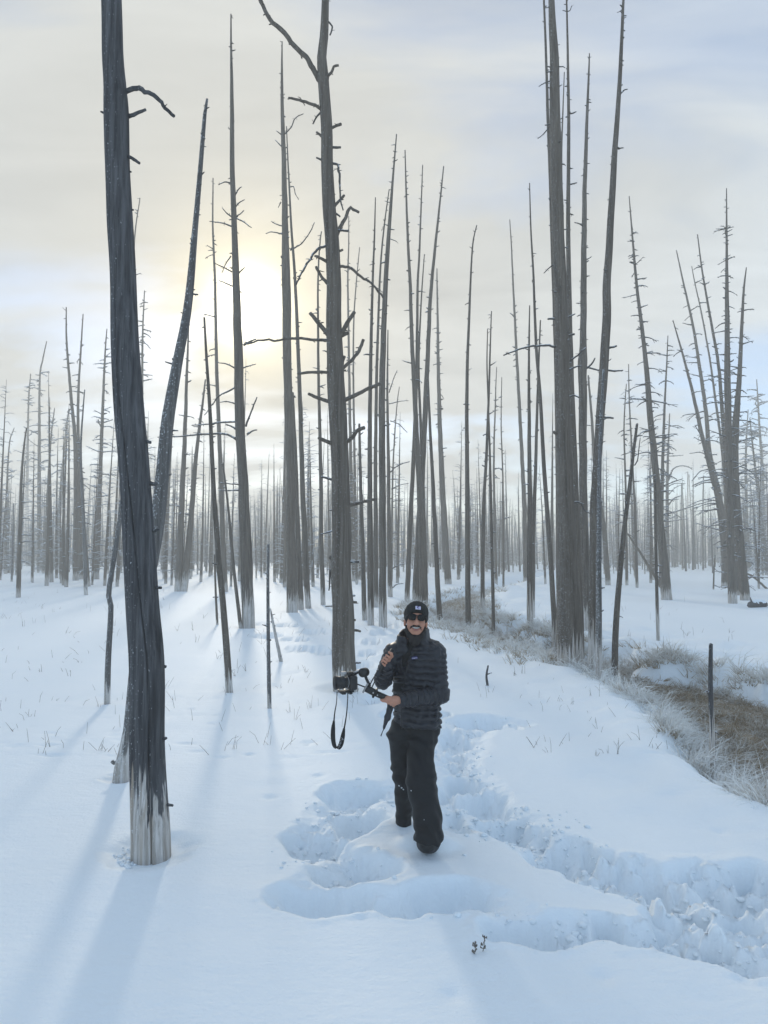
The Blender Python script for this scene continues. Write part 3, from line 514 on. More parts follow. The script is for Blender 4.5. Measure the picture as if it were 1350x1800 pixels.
def height(x, y):
    x = np.asarray(x, float); y = np.asarray(y, float)
    rr = np.hypot(x, y)
    h = 0.05 * fbm(x / 7, y / 7, 3, 1) + 0.010 * fbm(x / 0.9, y / 0.45, 3, 5) * sstep(60, 8, rr)
    h = h + 0.35 * fbm(x / 45, y / 45, 2, 3) * sstep(35, 120, rr)
    cdist = creek_dist(x, y)
    cw = cdist + 0.5 * fbm(x / 0.8, y / 0.8, 3, 21) + 0.75 * sstep(0.0, 0.65, fbm(x / 1.3, y / 1.0, 2, 29)) * sstep(-0.4, 0.5, x - np.interp(y, CREEK[:, 1], CREEK[:, 0]))
    right = sstep(0.5, 1.5, x - np.interp(y, CREEK[:, 1], CREEK[:, 0]))
    hum = np.clip(fbm(x / 1.1, y / 1.1, 3, 33) + 0.15, -0.2, 1)
    h = h + 0.30 * hum * sstep(5.0, 0.6, cdist) * (0.15 + 0.85 * right) * sstep(-0.3, 0.4, cdist)
    h = h - 0.52 * sstep(0.35, -0.35, cw) + 0.06 * np.exp(-((cw - 0.55) / 0.4) ** 2)
    h = h - 0.05 * sstep(2.0, 0.0, cdist) * (1 - right)
    # tree wells
    for t in TREES:
        bx, by = t['xy']; r = t['w0'] * by / F / 2
        if by > 30: continue
        if by < 8: d = np.hypot(x - bx + .05 * fbm(x / .12, y / .12, 2, 13), y - by + .04 * fbm(x / .12, y / .12, 2, 17)) / r
        else: d = np.hypot(x - bx, y - by) / r
        h = h - np.minimum(0.045, r * 0.32) * t['wellr'] ** .5 * np.exp(-((d / (1.75 * t['wellr'] ** .5)) ** 4)) + 0.006 * np.exp(-((d - 2.6) / 0.5) ** 2)
    # trodden holes
    near = (y < 22) & (y > 2.5) & (np.abs(x) < 9)
    if np.any(near):
        xn, yn = x[near], y[near]
        wx = xn + 0.11 * fbm(xn / 0.36, yn / 0.36, 3, 41) + 0.014 * fbm(xn / .08, yn / .08, 2, 43); wy = yn + 0.10 * fbm(xn / 0.36, yn / 0.36, 3, 47) + 0.012 * fbm(xn / .08, yn / .08, 2, 49)
        dep = np.zeros_like(xn); rim = np.zeros_like(xn); msk = np.zeros_like(xn)
        tr = np.full(xn.shape, 9.0)
        for pth in TRAMPLE:
            for i in range(len(pth) - 1):
                a_, b_ = pth[i], pth[i + 1]; ab = b_[:2] - a_[:2]; tt = np.clip(((wx - a_[0]) * ab[0] + (wy - a_[1]) * ab[1]) / ab.dot(ab), 0, 1)
                tr = np.minimum(tr, np.hypot(wx - a_[0] - tt * ab[0], wy - a_[1] - tt * ab[1]) / (a_[2] + tt * (b_[2] - a_[2])))
        dep = 0.055 * sstep(1.2, 0.4, tr); msk = sstep(1.1, 0.7, tr)
        for hx, hy, a, b2, dd in HOLES:
            e = np.sqrt(((wx - hx) / a) ** 2 + ((wy - hy) / b2) ** 2)
            hd_ = dd * 1.10 * sstep(1.08, 0.52, e); dep = np.maximum(dep, hd_) + 0.25 * np.minimum(dep, hd_) * (1 - sstep(.10, .2, dep)); rim = np.maximum(rim, np.exp(-((e - 1.12) / 0.16) ** 2)); msk = np.maximum(msk, sstep(1.18, 0.9, e))
        lump = np.abs(fbm(xn / 0.26, yn / 0.26, 4, 61, 0.55)); lump2 = fbm(xn / 0.10, yn / 0.10, 3, 67, 0.6)
        blob = sstep(0.10, 0.42, fbm(xn / 0.17, yn / 0.17, 2, 71))
        right2 = sstep(0.6, 1.6, xn) * sstep(5.6, 5.0, yn)
        crumb = sstep(0.25, 0.6, fbm(xn / 0.055, yn / 0.055, 2, 83)); rough = sstep(0.0, .35, fbm(xn / 0.5, yn / 0.5, 2, 91) + .12)
        add = -dep + msk * (0.26 * (0.22 - lump) * (0.75 + .6 * right2) + 0.075 * lump2 * (.35 + .65 * rough) + 0.075 * blob * (0.35 + 0.8 * right2) + .030 * crumb * rough) * sstep(0.01, .11, dep)
        add = add + (0.006 + 0.012 * crumb * rough + 0.012 * blob * rough) * rim * (1 - sstep(0, .1, dep))
        add = np.where(add > .022, .022 + (add - .022) * .25, add)
        h[near] = h[near] + add
        for dx, dy, a, b2, dd in DENTS:
            e2 = ((xn - dx) / a) ** 2 + ((yn - dy) / b2) ** 2
            k = e2 < 9
            if np.any(k):
                idx = np.where(near)[0] if h.ndim == 1 else None
                v = -dd * np.exp(-e2[k])
                if idx is not None: h[idx[k]] += v
                else:
                    tmp = h[near]; tmp[k] += v; h[near] = tmp
        h[near] = h[near] + 0.078 * np.exp(-(((xn - PFOOT[0]) / 0.20) ** 2 + ((yn - PFOOT[1]) / 0.13) ** 2) ** 2)
        h[near] = h[near] + 0.05 * np.exp(-(((xn - MOUND[0]) / 0.30) ** 2 + ((yn - MOUND[1]) / 0.16) ** 2))
    return h
def axis(dense0, dense1, step, lo, hi, g):
    a = list(np.arange(dense0, dense1, step)); s = step
    while a[-1] < hi: s *= g; a.append(a[-1] + s)
    s = step; pre = []
    v = dense0
    while v > lo: s *= g; v -= s; pre.append(v)
    return np.array(pre[::-1] + a)
gx = axis(-2.6, 4.2, 0.0175, -380, 380, 1.034); gy = axis(3.0, 6.6, 0.0175, -25, 430, 1.022)
GX, GY = np.meshgrid(gx, gy)
GZ = height(GX.ravel(), GY.ravel())
nx, ny = len(gx), len(gy)
ii = (np.arange(ny - 1)[:, None] * nx + np.arange(nx - 1)[None]).ravel()
gq = np.stack([ii, ii + 1, ii + nx + 1, ii + nx], -1)
GZ2 = GZ.reshape(ny, nx); CD2 = creek_dist(GX, GY)
def _look(A, x, y):
    i = min(max(int(np.searchsorted(gx, x)) - 1, 0), nx - 2); j = min(max(int(np.searchsorted(gy, y)) - 1, 0), ny - 2)
    u = (x - gx[i]) / (gx[i + 1] - gx[i]); v = (y - gy[j]) / (gy[j + 1] - gy[j])
    return float((A[j, i] * (1 - u) + A[j, i + 1] * u) * (1 - v) + (A[j + 1, i] * (1 - u) + A[j + 1, i + 1] * u) * v)
def ground_z(x, y): return _look(GZ2, x, y)
def creek_at(x, y): return _look(CD2, x, y)
go = link('snow_ground', mesh_np('snow_ground', np.stack([GX.ravel(), GY.ravel(), GZ], -1), gq), M['snow'])
tag(go, 'white snow field with a trodden trench of deep footprints', 'snow', None, 'structure')
print('ground verts', nx, ny, nx * ny)

# clods of broken snow lying in and beside the trench
_a = np.linspace(0, 2 * math.pi, 8, endpoint=False)
def clod(mb, c, r):
    V = []; 
    for zf, rf in ((-.5, .75), (.0, 1.0), (.5, .82)):
        for a in _a: V.append([rf * math.cos(a), rf * math.sin(a), zf])
    V += [[0, 0, .95], [0, 0, -.8]]; V = np.array(V); V *= (1 + rng.uniform(-.28, .28, (len(V), 1))); V *= np.array([rng.uniform(.7, 1.3), rng.uniform(.7, 1.2), rng.uniform(.5, .9)]) * r
    Q = [(l * 8 + i, l * 8 + (i + 1) % 8, l * 8 + 8 + (i + 1) % 8, l * 8 + 8 + i) for l in range(2) for i in range(8)]
    mb.add(V + c, Q, [(16 + i, 16 + (i + 1) % 8, 24) for i in range(8)] + [((i + 1) % 8, i, 25) for i in range(8)])
cm = MB()
for q in range(46):
    b0 = TREES[0]['xy']; a = random.uniform(2.6, 4.4); rr_ = random.uniform(.10, .26); x, y = b0[0] + rr_ * math.cos(a), b0[1] + rr_ * math.sin(a) * .9; r = random.uniform(.006, .022); clod(cm, np.array([x, y, ground_z(x, y) + r * .25]), r)
for q in range(2100):
    pth = TRAMPLE[1] if random.random() < .68 else TRAMPLE[0]; i = random.randrange(len(pth))
    if pth is TRAMPLE[1] and random.random() < .6: i = random.randrange(18, len(pth))
    x = pth[i][0] + random.gauss(0, .55) * pth[i][2] * 1.2 + random.gauss(0, .06); y = pth[i][1] + random.gauss(0, .55) * pth[i][2]
    if noise2(np.array([x * 2.2]), np.array([y * 2.2]), 7)[0] < -.05: continue
    r = min(.026, .0070 * math.exp(random.gauss(0.35, .6)))
    clod(cm, np.array([x, y, ground_z(x, y) + r * .2]), r)
tag(cm.build('snow_clods', M['snow']), 'crumbled clods of snow along the trodden trench', 'snow', None, 'stuff')

# creek bed: mud and matted dead grass below the snow banks
cb_x = np.arange(-1.0, 9.0, 0.09); cb_y = np.arange(2.0, 42.0, 0.11)
BX, BY = np.meshgrid(cb_x, cb_y); bxf, byf = BX.ravel(), BY.ravel()
bz = -0.40 + 0.05 * fbm(bxf / 0.5, byf / 0.5, 3, 77) + 0.05 * fbm(bxf / 2.5, byf / 2.5, 2, 78)
keep = creek_dist(bxf, byf) < 0.75
nbx = len(cb_x)
iq = (np.arange(len(cb_y) - 1)[:, None] * nbx + np.arange(nbx - 1)[None]).ravel(); Qb = np.stack([iq, iq + 1, iq + nbx + 1, iq + nbx], -1)
Qb = Qb[keep[Qb].all(1)]
used = np.unique(Qb); remap = -np.ones(len(bxf), int); remap[used] = np.arange(len(used))
cb = link('creek_bed', mesh_np('creek_bed', np.stack([bxf, byf, bz], -1)[used], remap[Qb]), M['mud'])
tag(cb, 'brown creek bed winding between the snow banks', 'creek', None, 'structure')

# frosted grass along the creek
def blades(mb, cx, cy, cz, n, L0, L1, spread, w, droop, tipbias=0.0, leanx=0.0, leany=0.0):
    for _ in range(n):
        a = random.uniform(0, 2 * math.pi); r = spread * math.sqrt(random.random())
        b0 = np.array([cx + r * math.cos(a), cy + r * math.sin(a), cz]); L = random.uniform(L0, L1)
        a2 = a + random.gauss(0, 0.8); out = random.uniform(0.15, 1.0) * droop
        d = np.array([math.cos(a2) * out + leanx, math.sin(a2) * out + leany, 1.0]); d /= np.linalg.norm(d)
        d2 = d + np.array([math.cos(a2) * out, math.sin(a2) * out, -0.9 * out]) * 0.9; d2 /= np.linalg.norm(d2)
        p0 = b0; p1 = b0 + d * L * 0.5; p2 = p1 + d2 * L * 0.5
        s = np.cross(d, np.array([math.cos(a2 + 1.2), math.sin(a2 + 1.2), 0.2])); s /= np.linalg.norm(s) + 1e-9
        mb.add([p0 - s * w, p0 + s * w, p1 + s * w * .9, p1 - s * w * .9, p2], [(0, 1, 2, 3)], [(3, 2, 4)], [0 + tipbias, 0 + tipbias, .5 + tipbias, .5 + tipbias, 1 + tipbias])
gm = MB(); made = 0
while made < 2300:
    y = 6.0 + 20.0 * random.random() ** 1.7
    c0 = np.interp(y, CREEK[:, 1], CREEK[:, 0]); hw = np.interp(y, CREEK[:, 1], CREEK[:, 2])
    x = c0 + random.uniform(-1.25, 1.15) * hw
    if (x / y) > 0.62: 
        if random.random() < 0.97: continue
    dd = creek_at(x, y)
    if dd > (0.62 if x < c0 else 0.35) * random.random() ** .6: continue
    z = max(ground_z(x, y), -0.42); edge = sstep(-0.75, 0.05, dd)
    n = int(30 if y < 12 else 18); big = random.random() < 0.4
    L = (0.17 + 0.15 * edge) * (1.45 if big else 0.85); w = 0.0026 + 0.00024 * y
    blades(gm, x, y, z - 0.02, n, L * .6, L * 1.25, random.uniform(.06, .16), w, 1.25, -0.22 + 0.62 * float(edge) + random.uniform(-.2, .2), -0.15 + random.gauss(0, .35), -0.30 + random.gauss(0, .3))
    made += 1
made = 0
while made < 900:
    y = random.uniform(13.5, 31); c0 = np.interp(y, CRV[:, 1], CRV[:, 0]); x = c0 + random.uniform(-2.3, 1.6)
    dd = creek_at(x, y)
    if dd > (1.2 if x < c0 else .5) * random.random() ** .8: continue
    L = random.uniform(.2, .42); blades(gm, x, y, max(ground_z(x, y), -.42) - .02, 15, L * .6, L * 1.2, .18, .0026 + .00026 * y, 1.2, random.uniform(-.1, .35), random.gauss(0, .3), random.gauss(-.1, .3)); made += 1
tag(gm.build('frosted_grass', M['grass'], None, False), 'frosted brown grass tussocks lining the creek', 'grass', None, 'stuff')
# far fringe of brown grass where the creek bends behind the trees
gm = MB(); made = 0
while made < 420:
    y = random.uniform(24, 52)
    c0 = np.interp(y, CRV[:, 1], CRV[:, 0]); x = c0 + random.uniform(-1.6, 1.6)
    dd = creek_at(x, y)
    if dd > 0.5: continue
    blades(gm, x, y, max(ground_z(x, y), -.42) - .02, 12, .18, .42, .3, 0.009, 1.0, 0.05)
    made += 1
tag(gm.build('far_frosted_grass', M['grass'], None, False), 'far brown grass along the creek bend behind the trees', 'grass', None, 'stuff')
# dry stems poking from the snow
gm = MB()
for q in range(520):
    px = random.uniform(-30, 1300)
    py = random.uniform(1055, 1330) if random.random() < .75 else random.uniform(1010, 1120)
    if 640 < px < 900 and py > 1230: continue
    if px > 900 and random.random() < .45: py = random.uniform(1140, 1330)
    c = foot(px, py)
    if creek_at(*c) < 0.15: continue
    z = ground_z(*c); n = 1 if random.random() < .8 else 3
    for _ in range(n):
        L = random.uniform(.05, .2) * (1.0 if c[1] < 14 else 1.4); a = random.uniform(0, 6.28); tl = random.choice([.1, .35, .7, 1.0])
        d = np.array([math.cos(a) * tl, math.sin(a) * tl * .6, 1.0]); d /= np.linalg.norm(d)
        p0 = np.array([c[0] + random.uniform(-.05, .05) * (n > 1), c[1], z - .02]); p1 = p0 + d * L * .6; d2 = d + np.array([math.cos(a), 0, -.8]) * (random.uniform(.2, .8) if random.random() < .25 else 0.05); p2 = p1 + d2 / np.linalg.norm(d2) * L * .4
        tube(gm, [p0, p1, p2], np.array([.0022, .0020, .0014]) * (1 if c[1] < 12 else 1.5), 3, False)
tag(gm.build('dry_grass_stems', M['stem']), 'thin dry grass stems poking through the snow', 'grass', None, 'stuff')
# ------------------------------------------------------------------ traced trees
def trunk_mesh(mb, P, R, k, seed, crack=None, rough=0.035):
    n = len(P); ang = np.arange(k) * 2 * math.pi / k
    zz = P[:, 2]
    if crack is not None:
        # a lengthwise drying crack: one angle column pinched inward, drifting with height
        base = np.array([0, .055, .10, -.055, -.10]); rest = np.linspace(.2, 2 * math.pi - .2, k - 5)
        ang = np.sort(np.concatenate([base % (2 * math.pi), rest])); k = len(ang)
        drift = crack(zz)
    else: drift = np.zeros(n)
    A = ang[None] + drift[:, None]
    rr = R[:, None] * (1 + rough * fbm(np.cos(A) * 1.6 + seed, zz[:, None] * 1.1 + np.sin(A) * 1.6, 3, seed) + rough * .7 * fbm(ang[None] * 5 + 0 * A + seed, zz[:, None] * .5, 2, seed + 9))
    if crack is not None:
        d = np.minimum(ang, 2 * math.pi - ang)
        wid = 0.6 + 0.4 * noise2(zz * 3, zz * 0, 5)
        rr = rr - R[:, None] * wid[:, None] * sstep(4.6, 3.6, zz)[:, None] * (0.34 * (d[None] < .01) + .05 * ((d[None] > .01) & (d[None] < .07)))
    V = np.stack([P[:, None, 0] + rr * np.cos(A), P[:, None, 1] + rr * np.sin(A), np.repeat(zz[:, None], k, 1)], -1).reshape(-1, 3)
    I = np.arange(n - 1)[:, None] * k; j = np.arange(k)[None]; j2 = (j + 1) % k
    Q = np.stack([I + j, I + j2, I + k + j2, I + k + j], -1).reshape(-1, 4)
    e = len(V); V = np.vstack([V, P[-1] + [0, 0, R[-1] * .5]]); b0 = (n - 1) * k
    mb.add(V, Q, [(b0 + q, b0 + (q + 1) % k, e) for q in range(k)])
def stub(mb, P, r, L, up, az, R0):
    d = np.array([math.cos(az), math.sin(az), up]); d /= np.linalg.norm(d)
    p0 = P + np.array([math.cos(az), math.sin(az), 0]) * R0 * .7
    p1 = p0 + d * (L * .6 + R0 * .3); p2 = p1 + (d + rng.normal(0, .35, 3)) * L * .4
    tube(mb, [p0, p1, p2], [r * 1.3, r, r * .6], 4)
def rand_branch(mb, P, L, r, az, up, curl, sub=2):
    d = np.array([math.cos(az), math.sin(az), up]); d /= np.linalg.norm(d)
    pts = [P]; p = P.copy(); n = 5
    side = np.cross(d, [0, 0, 1.0]) * rng.normal(0, .25)
    for i in range(n):
        d = d + np.array([0, 0, curl]) / n + side / n + rng.normal(0, .06, 3); d /= np.linalg.norm(d); p = p + d * L / n; pts.append(p.copy())
    tube(mb, pts, np.linspace(r, r * .35, n + 1), 4)
    for q in range(sub):
        i = random.randint(2, n - 1); sd = np.cross(d, [0, 0, 1.0]) * random.choice([-1, 1]) * random.uniform(.4, .9)
        d3 = (pts[i] - pts[i - 1]); d3 /= np.linalg.norm(d3); d3 = d3 + sd + np.array([0, 0, random.uniform(-.5, .2)]); d3 /= np.linalg.norm(d3)
        l2 = L * random.uniform(.18, .4); q1 = pts[i] + d3 * l2 * .5; q2 = q1 + (d3 + [0, 0, -.3]) * l2 * .5
        tube(mb, [pts[i], q1, q2], [r * .5, r * .4, r * .25], 3)
for ti, t in enumerate(TREES):
    Y = t['xy'][1]; px2m = Y / F
    pts = t['pts']; n0 = len(pts)
    gz = ground_z(*t['xy'])
    root = empty(t['name'], (t['xy'][0], Y, gz), t['label'], t['cat'], t['group'])
    leanY = t['lean'] + random.uniform(-.04, .04)
    P3 = []; W3 = []
    base_z = at(*pts[0][:2], Y)[2]
    for i, q in enumerate(pts):
        c = at(q[0], q[1], Y); c[1] += (c[2] - base_z) * leanY
        c = at(q[0], q[1], c[1]); P3.append(c)
        tt = i / (n0 - 1) if n0 > 1 else 0
        yy = (pts[0][1] - q[1]) / (pts[0][1] - pts[-1][1])
        w = q[2] if len(q) > 2 else t['w1'] + (t['w0'] - t['w1']) * (1 - yy) ** 0.85 * (1 - .0 * tt)
        W3.append(w * c[1] / F / 2)
    P3 = np.array(P3); P3[0][2] = gz
    P3 = np.vstack([P3[0] + (P3[0] - P3[1]) / np.linalg.norm(P3[0] - P3[1]) * 0.35, P3]); W3 = np.r_[W3[0] * 1.03, W3]
    ns = max(14, int((P3[-1][2] - P3[0][2]) / (0.05 if t['k'] > 30 else 0.16 if Y < 25 else 0.35)))
    S = smoothpath(np.hstack([P3, W3[:, None]]), ns); P, R = S[:, :3], np.maximum(S[:, 3], 0.004)
    P[2:, :2] += np.stack([.10 * R[2:] * noise2(P[2:, 2] * 1.7, np.full(len(P) - 2, ti * 3.1), 3), .10 * R[2:] * noise2(P[2:, 2] * 1.7, np.full(len(P) - 2, ti * 5.7), 4)], -1)
    mb = MB()
    crack = None
    if ti == 0: crack = lambda z: -math.pi / 2 - 0.28 + 0.62 * sstep(3.8, 0.5, z) + 0.10 * np.sin(z * 1.3)
    trunk_mesh(mb, P, R, t['k'], ti * 7 + 3, crack)
    tr = mb.build('trunk', M[t['mat']], root); tr['sock'] = t['sock'] * (0.85 if ti == 0 else random.uniform(.8, 1.2))
    # traced limbs, each its own part
    for bp, w0, w1 in t['br']:
        n = len(bp); B = []
        ln = sum(math.hypot(bp[i + 1][0] - bp[i][0], bp[i + 1][1] - bp[i][1]) for i in range(n - 1)) * px2m
        dy = random.uniform(-.45, .30) * ln; acc = 0
        zi = at(*bp[0], Y)[2]; Yb = float(np.interp(zi, P[:, 2], P[:, 1]))
        for i in range(n):
            if i: acc += math.hypot(bp[i][0] - bp[i - 1][0], bp[i][1] - bp[i - 1][1]) * px2m
            B.append(at(bp[i][0], bp[i][1], Yb + dy * acc / max(ln, 1e-6)))
        nn = max(4, 3 * n)
        S2 = smoothpath(B, nn); S2[1:] += rng.normal(0, .006 * min(1, ln), (nn - 1, 3))
        bmB = MB(); sc = (w0 + (w1 - w0) * np.linspace(0, 1, nn)) * px2m / 2
        tube(bmB, S2, sc, 8 if w0 > 5 else 5, True, .10)
        for q in range(int(ln / .10) if w0 < 7 else int(ln / .2)):
            i = random.randint(1, nn - 2); az = random.uniform(0, 6.28)
            stub(bmB, S2[i], sc[i] * .35, random.uniform(.02, .05) * (1 + Y / 25), random.uniform(-.6, .6), az, sc[i])
        bo = bmB.build('branch', M[t['mat']] if w0 > 5 else M['twig'], root); bo['sock'] = 0.0
    # small broken stubs
    if t['stubs']:
        sb = MB()
        for q in range(t['stubs']):
            f = t['st0'] + (1 - t['st0']) * random.random() ** .8; i = min(len(P) - 2, max(2, int(f * (len(P) - 1))))
            r = random.uniform(.7, 1.5) * px2m * .9; az = random.choice([0, math.pi]) + random.gauss(0, .7)
            stub(sb, P[i] + (P[i + 1] - P[i]) * random.random(), min(r, R[i] * .5), random.uniform(1.2, 2.2) * math.exp(random.gauss(.5, .55)) * px2m, random.uniform(-.6, .8), az, R[i])
        o = sb.build('branch_stubs', M['twig'], root); o['kind'] = 'stuff'
    if t['rb']:
        nb, f0, f1, l0, l1 = t['rb']
        tw = MB()
        for q in range(int(nb * (1.5 if nb > 24 else 1.15))):
            f = f0 + (f1 - f0) * random.random(); i = min(len(P) - 2, max(2, int(f * (len(P) - 1))))
            shrink = 1.15 - .75 * (f - f0) / (f1 - f0 + 1e-6)
            L = (l0 + (l1 - l0) * random.random() ** 1.6) * px2m * shrink * random.uniform(.8, 1.6); az = random.choice([0, math.pi]) + random.gauss(0, .75)
            one = MB() if L / px2m > 13 else tw
            rand_branch(one, P[i] + np.array([math.cos(az), math.sin(az), 0]) * R[i] * .5, L, random.uniform(.8, 1.2) * px2m * 1.35, az, random.uniform(-.1, .5), random.uniform(-1.0, .2), 3 if l1 > 20 else 1)
            if one is not tw: one.build('branch', M[t['twig']], root)
        if tw.V: o = tw.build('twigs', M[t['twig']], root); o['kind'] = 'stuff'

# ------------------------------------------------------------------ background forest
def far_tree(hgt, r, nb, lmax, seed):
    random.seed(seed)
    lean = random.uniform(-.05, .05); bend = random.uniform(-.03, .03)
    z = np.linspace(-.4, hgt, 9); f = np.clip(z / hgt, 0, 1)
    P = np.stack([lean * z + bend * hgt * f ** 2, .5 * lean * z * random.uniform(-1, 1), z], -1)
    R = np.maximum(r * (1 - f) ** .8, .010)
    a = MB(); tube(a, P, R, 6)
    b = MB()
    for q in range(nb):
        f = random.uniform(.06, .97); zz = f * hgt
        c = np.array([np.interp(zz, z, P[:, 0]), np.interp(zz, z, P[:, 1]), zz]); L = lmax * (1.1 - .8 * f) * random.uniform(.45, 1.1)
        az = random.uniform(0, 6.28); d = np.array([math.cos(az), math.sin(az), random.uniform(0, .5)])
        p1 = c + d * L * .5; d2 = d + [0, 0, random.uniform(-.9, .0)]; p2 = p1 + d2 * L * .5
        tube(b, [c, p1, p2], [.026, .020, .010], 3, False)
        if random.random() < .5:
            s = np.cross(d, [0, 0, 1]) * random.choice([-1, 1]); p3 = p1 + (d * .5 + s * .7 + [0, 0, -.3]) * L * .3; tube(b, [p1, p3], [.017, .009], 3, False)
    return a, b
VAR = []
HG = (9.5, 12.5, 11, 14, 10.5, 13, 8.5, 12, 15, 11.5, 9, 13.5)
for v in range(12):
    hg = HG[v]
    a, b = far_tree(hg, (.10, .13, .11, .15, .10, .12, .09, .14, .15, .11, .08, .13)[v], (70, 46, 84, 30, 60, 76, 50, 24, 40, 90, 66, 54)[v], (1.3, 1.0, 1.5, .8, 1.2, 1.4, 1.2, .6, .9, 1.6, 1.3, 1.1)[v], 100 + v)
    VAR.append((a.mesh('far_trunk'), b.mesh('far_twigs'), a, b))
    VAR[-1][0].materials.append(M['bark']); VAR[-1][1].materials.append(M['twig_frost'])
random.seed(5)
taken = [tuple(t['xy']) for t in TREES]
def open_spot(x, y):
    if creek_at(x, y) < 1.0: return False
    return all((x - a) ** 2 + (y - b) ** 2 > (1.1) ** 2 for a, b in taken)
count = 0
ZONES = [(-20, 62, 'left of the feathery curved tip pine at far left'), (62, 128, 'beside the tight cluster of stems at far left'), (128, 215, 'between the tight far left cluster and the charcoal trunk'),
         (215, 335, 'right of the leaning dark pine at left'), (335, 432, 'left of the tall pine before the sun'), (432, 500, 'between the sunward pine and the stout pine'),
         (500, 590, 'left of the big central pine'), (590, 650, 'right behind the big central pine'), (650, 720, 'behind the close row of stems'), (720, 790, 'behind the crossing group above the person'),
         (790, 860, 'beside the lone slender pine'), (860, 935, 'left of the sheaf of slender stems'), (935, 1060, 'behind the great right pine'), (1060, 1150, 'behind the leaning snag at right'), (1150, 1262, 'in the right-hand gap'), (1262, 1380, 'behind the dense right group')]
spots = []
guard = 0
while len(spots) < 212 and guard < 20000:
    guard += 1
    px = random.uniform(-15, 1365); Y = 42 + 52 * random.random() ** .8
    if 1175 < px < 1262 and Y < 85: continue
    x = (px - CX) / F * Y
    if not open_spot(x, Y): continue
    taken.append((x, Y)); spots.append((px, x, Y))
for px, x, Y in spots:
    zl = next(z for z in ZONES if z[0] <= px < z[1])[2]
    v = random.randrange(12); s = random.uniform(.78, 1.1)
    if px > 1150: s *= .9
    me_t, me_b, _, _ = VAR[v]
    look = ('bare pole-like' if v in (3, 7, 8) else 'feathery' if v in (0, 2, 5, 9) else 'twiggy'); size = 'tall' if HG[v] * s > 11.5 else 'low' if HG[v] * s < 9.3 else 'middling'; dist_ = 'nearer' if Y < 62 else 'far' if Y < 80 else 'very distant'
    zl = (0, 0, f'{size} {look} pine, {dist_}, {zl}', 'background pines in the mist')
    r = empty('background_pine', (x, Y, ground_z(x, Y)), zl[2], 'dead tree', zl[3]); r.rotation_euler = (0, 0, random.uniform(0, 6.28)); r.scale = (s, s, s * random.uniform(.9, 1.1))
    o = link('trunk', me_t, None, r); o['sock'] = random.uniform(.25, .6)
    o = link('twigs', me_b, None, r); o['kind'] = 'stuff'
# everything beyond: one mass that nobody could count
fa = MB(); n_far = 0
while n_far < 1650:
    px = random.uniform(-60, 1410); Y = 80 + 170 * random.random() ** .75
    x = (px - CX) / F * Y
    if creek_at(x, Y) < 2: continue
    _, _, a, b = VAR[random.randrange(12)]
    s = random.uniform(.7, 1.12); an = random.uniform(0, 6.28); ca, sa = math.cos(an), math.sin(an); gz = ground_z(x, Y)
    for mbv in ((a, b) if Y < 150 else (a,)):
        Vv = np.concatenate(mbv.V)
        if mbv is b:
            pass
        Vr = np.stack([Vv[:, 0] * ca - Vv[:, 1] * sa, Vv[:, 0] * sa + Vv[:, 1] * ca, Vv[:, 2]], -1) * s + [x, Y, gz]
        fa.add(Vr, np.concatenate(mbv.Q) if mbv.Q else (), np.concatenate(mbv.T) if mbv.T else ())
    n_far += 1
for q in range(1000):
    px = random.uniform(-60, 1410); Y = random.uniform(130, 330); x = (px - CX) / F * Y
    _, _, a, b = VAR[random.randrange(12)]; s = random.uniform(.75, 1.25); an = random.uniform(0, 6.28); ca, sa = math.cos(an), math.sin(an); Vv = np.concatenate(a.V) * [1.5, 1.5, 1]
    fa.add(np.stack([Vv[:, 0] * ca - Vv[:, 1] * sa, Vv[:, 0] * sa + Vv[:, 1] * ca, Vv[:, 2]], -1) * s + [x, Y, ground_z(x, Y)], np.concatenate(a.Q), np.concatenate(a.T))
tag(fa.build('far_forest', M['twig']), 'dense hazy mass of bare dead pines along the horizon', 'forest', None, 'stuff')
random.seed(21)

# ------------------------------------------------------------------ dead wood
def log_thing(name, label, cat, bp, w0, w1, Yoff=0.0, matn='bark', k=8, dy=0.0, lift=0.0):
    g = foot(*bp[0]); Y = g[1] + Yoff
    root = empty(name, (g[0], Y, ground_z(g[0], Y)), label, cat)
    n = len(bp); B = np.array([at(q[0], q[1], Y + dy * i / (n - 1)) for i, q in enumerate(bp)]); mb = MB(); S = smoothpath(B, 4 * n)
    S[1:] += rng.normal(0, .012, (4 * n - 1, 3))
    tube(mb, S, np.linspace(w0, w1, 4 * n) * Y / F / 2, k, True, .08); o = mb.build('stem', M[matn], root)
    return root, S
r_, S_ = log_thing('fallen_pole', 'dark dead pole slanting against the foot of the left-leaning twiggy pine', 'pole', [(1165,1036),(1150,1010),(1128,975),(1103,938)], 6, 3)
r_, S_ = log_thing('fallen_branch', 'crooked fallen branch on the snow right of the dense right group', 'branch', [(1349,1036),(1335,1023),(1322,1013),(1310,1006)], 4, 3, 0.0)
mb = MB(); tube(mb, smoothpath([at(1312, 1020, S_[6][1]), at(1322, 1014, S_[6][1]), at(1326, 1008, S_[6][1])], 6), np.linspace(.028, .02, 6), 6); mb.build('twig', M['bark'], r_)
r_, S_ = log_thing('fallen_pine', 'long thin dead pine lying level behind the right-hand gap', 'fallen tree', [(1178,982),(1200,980),(1225,978),(1250,975),(1275,973)], 4, 4, -10.0)
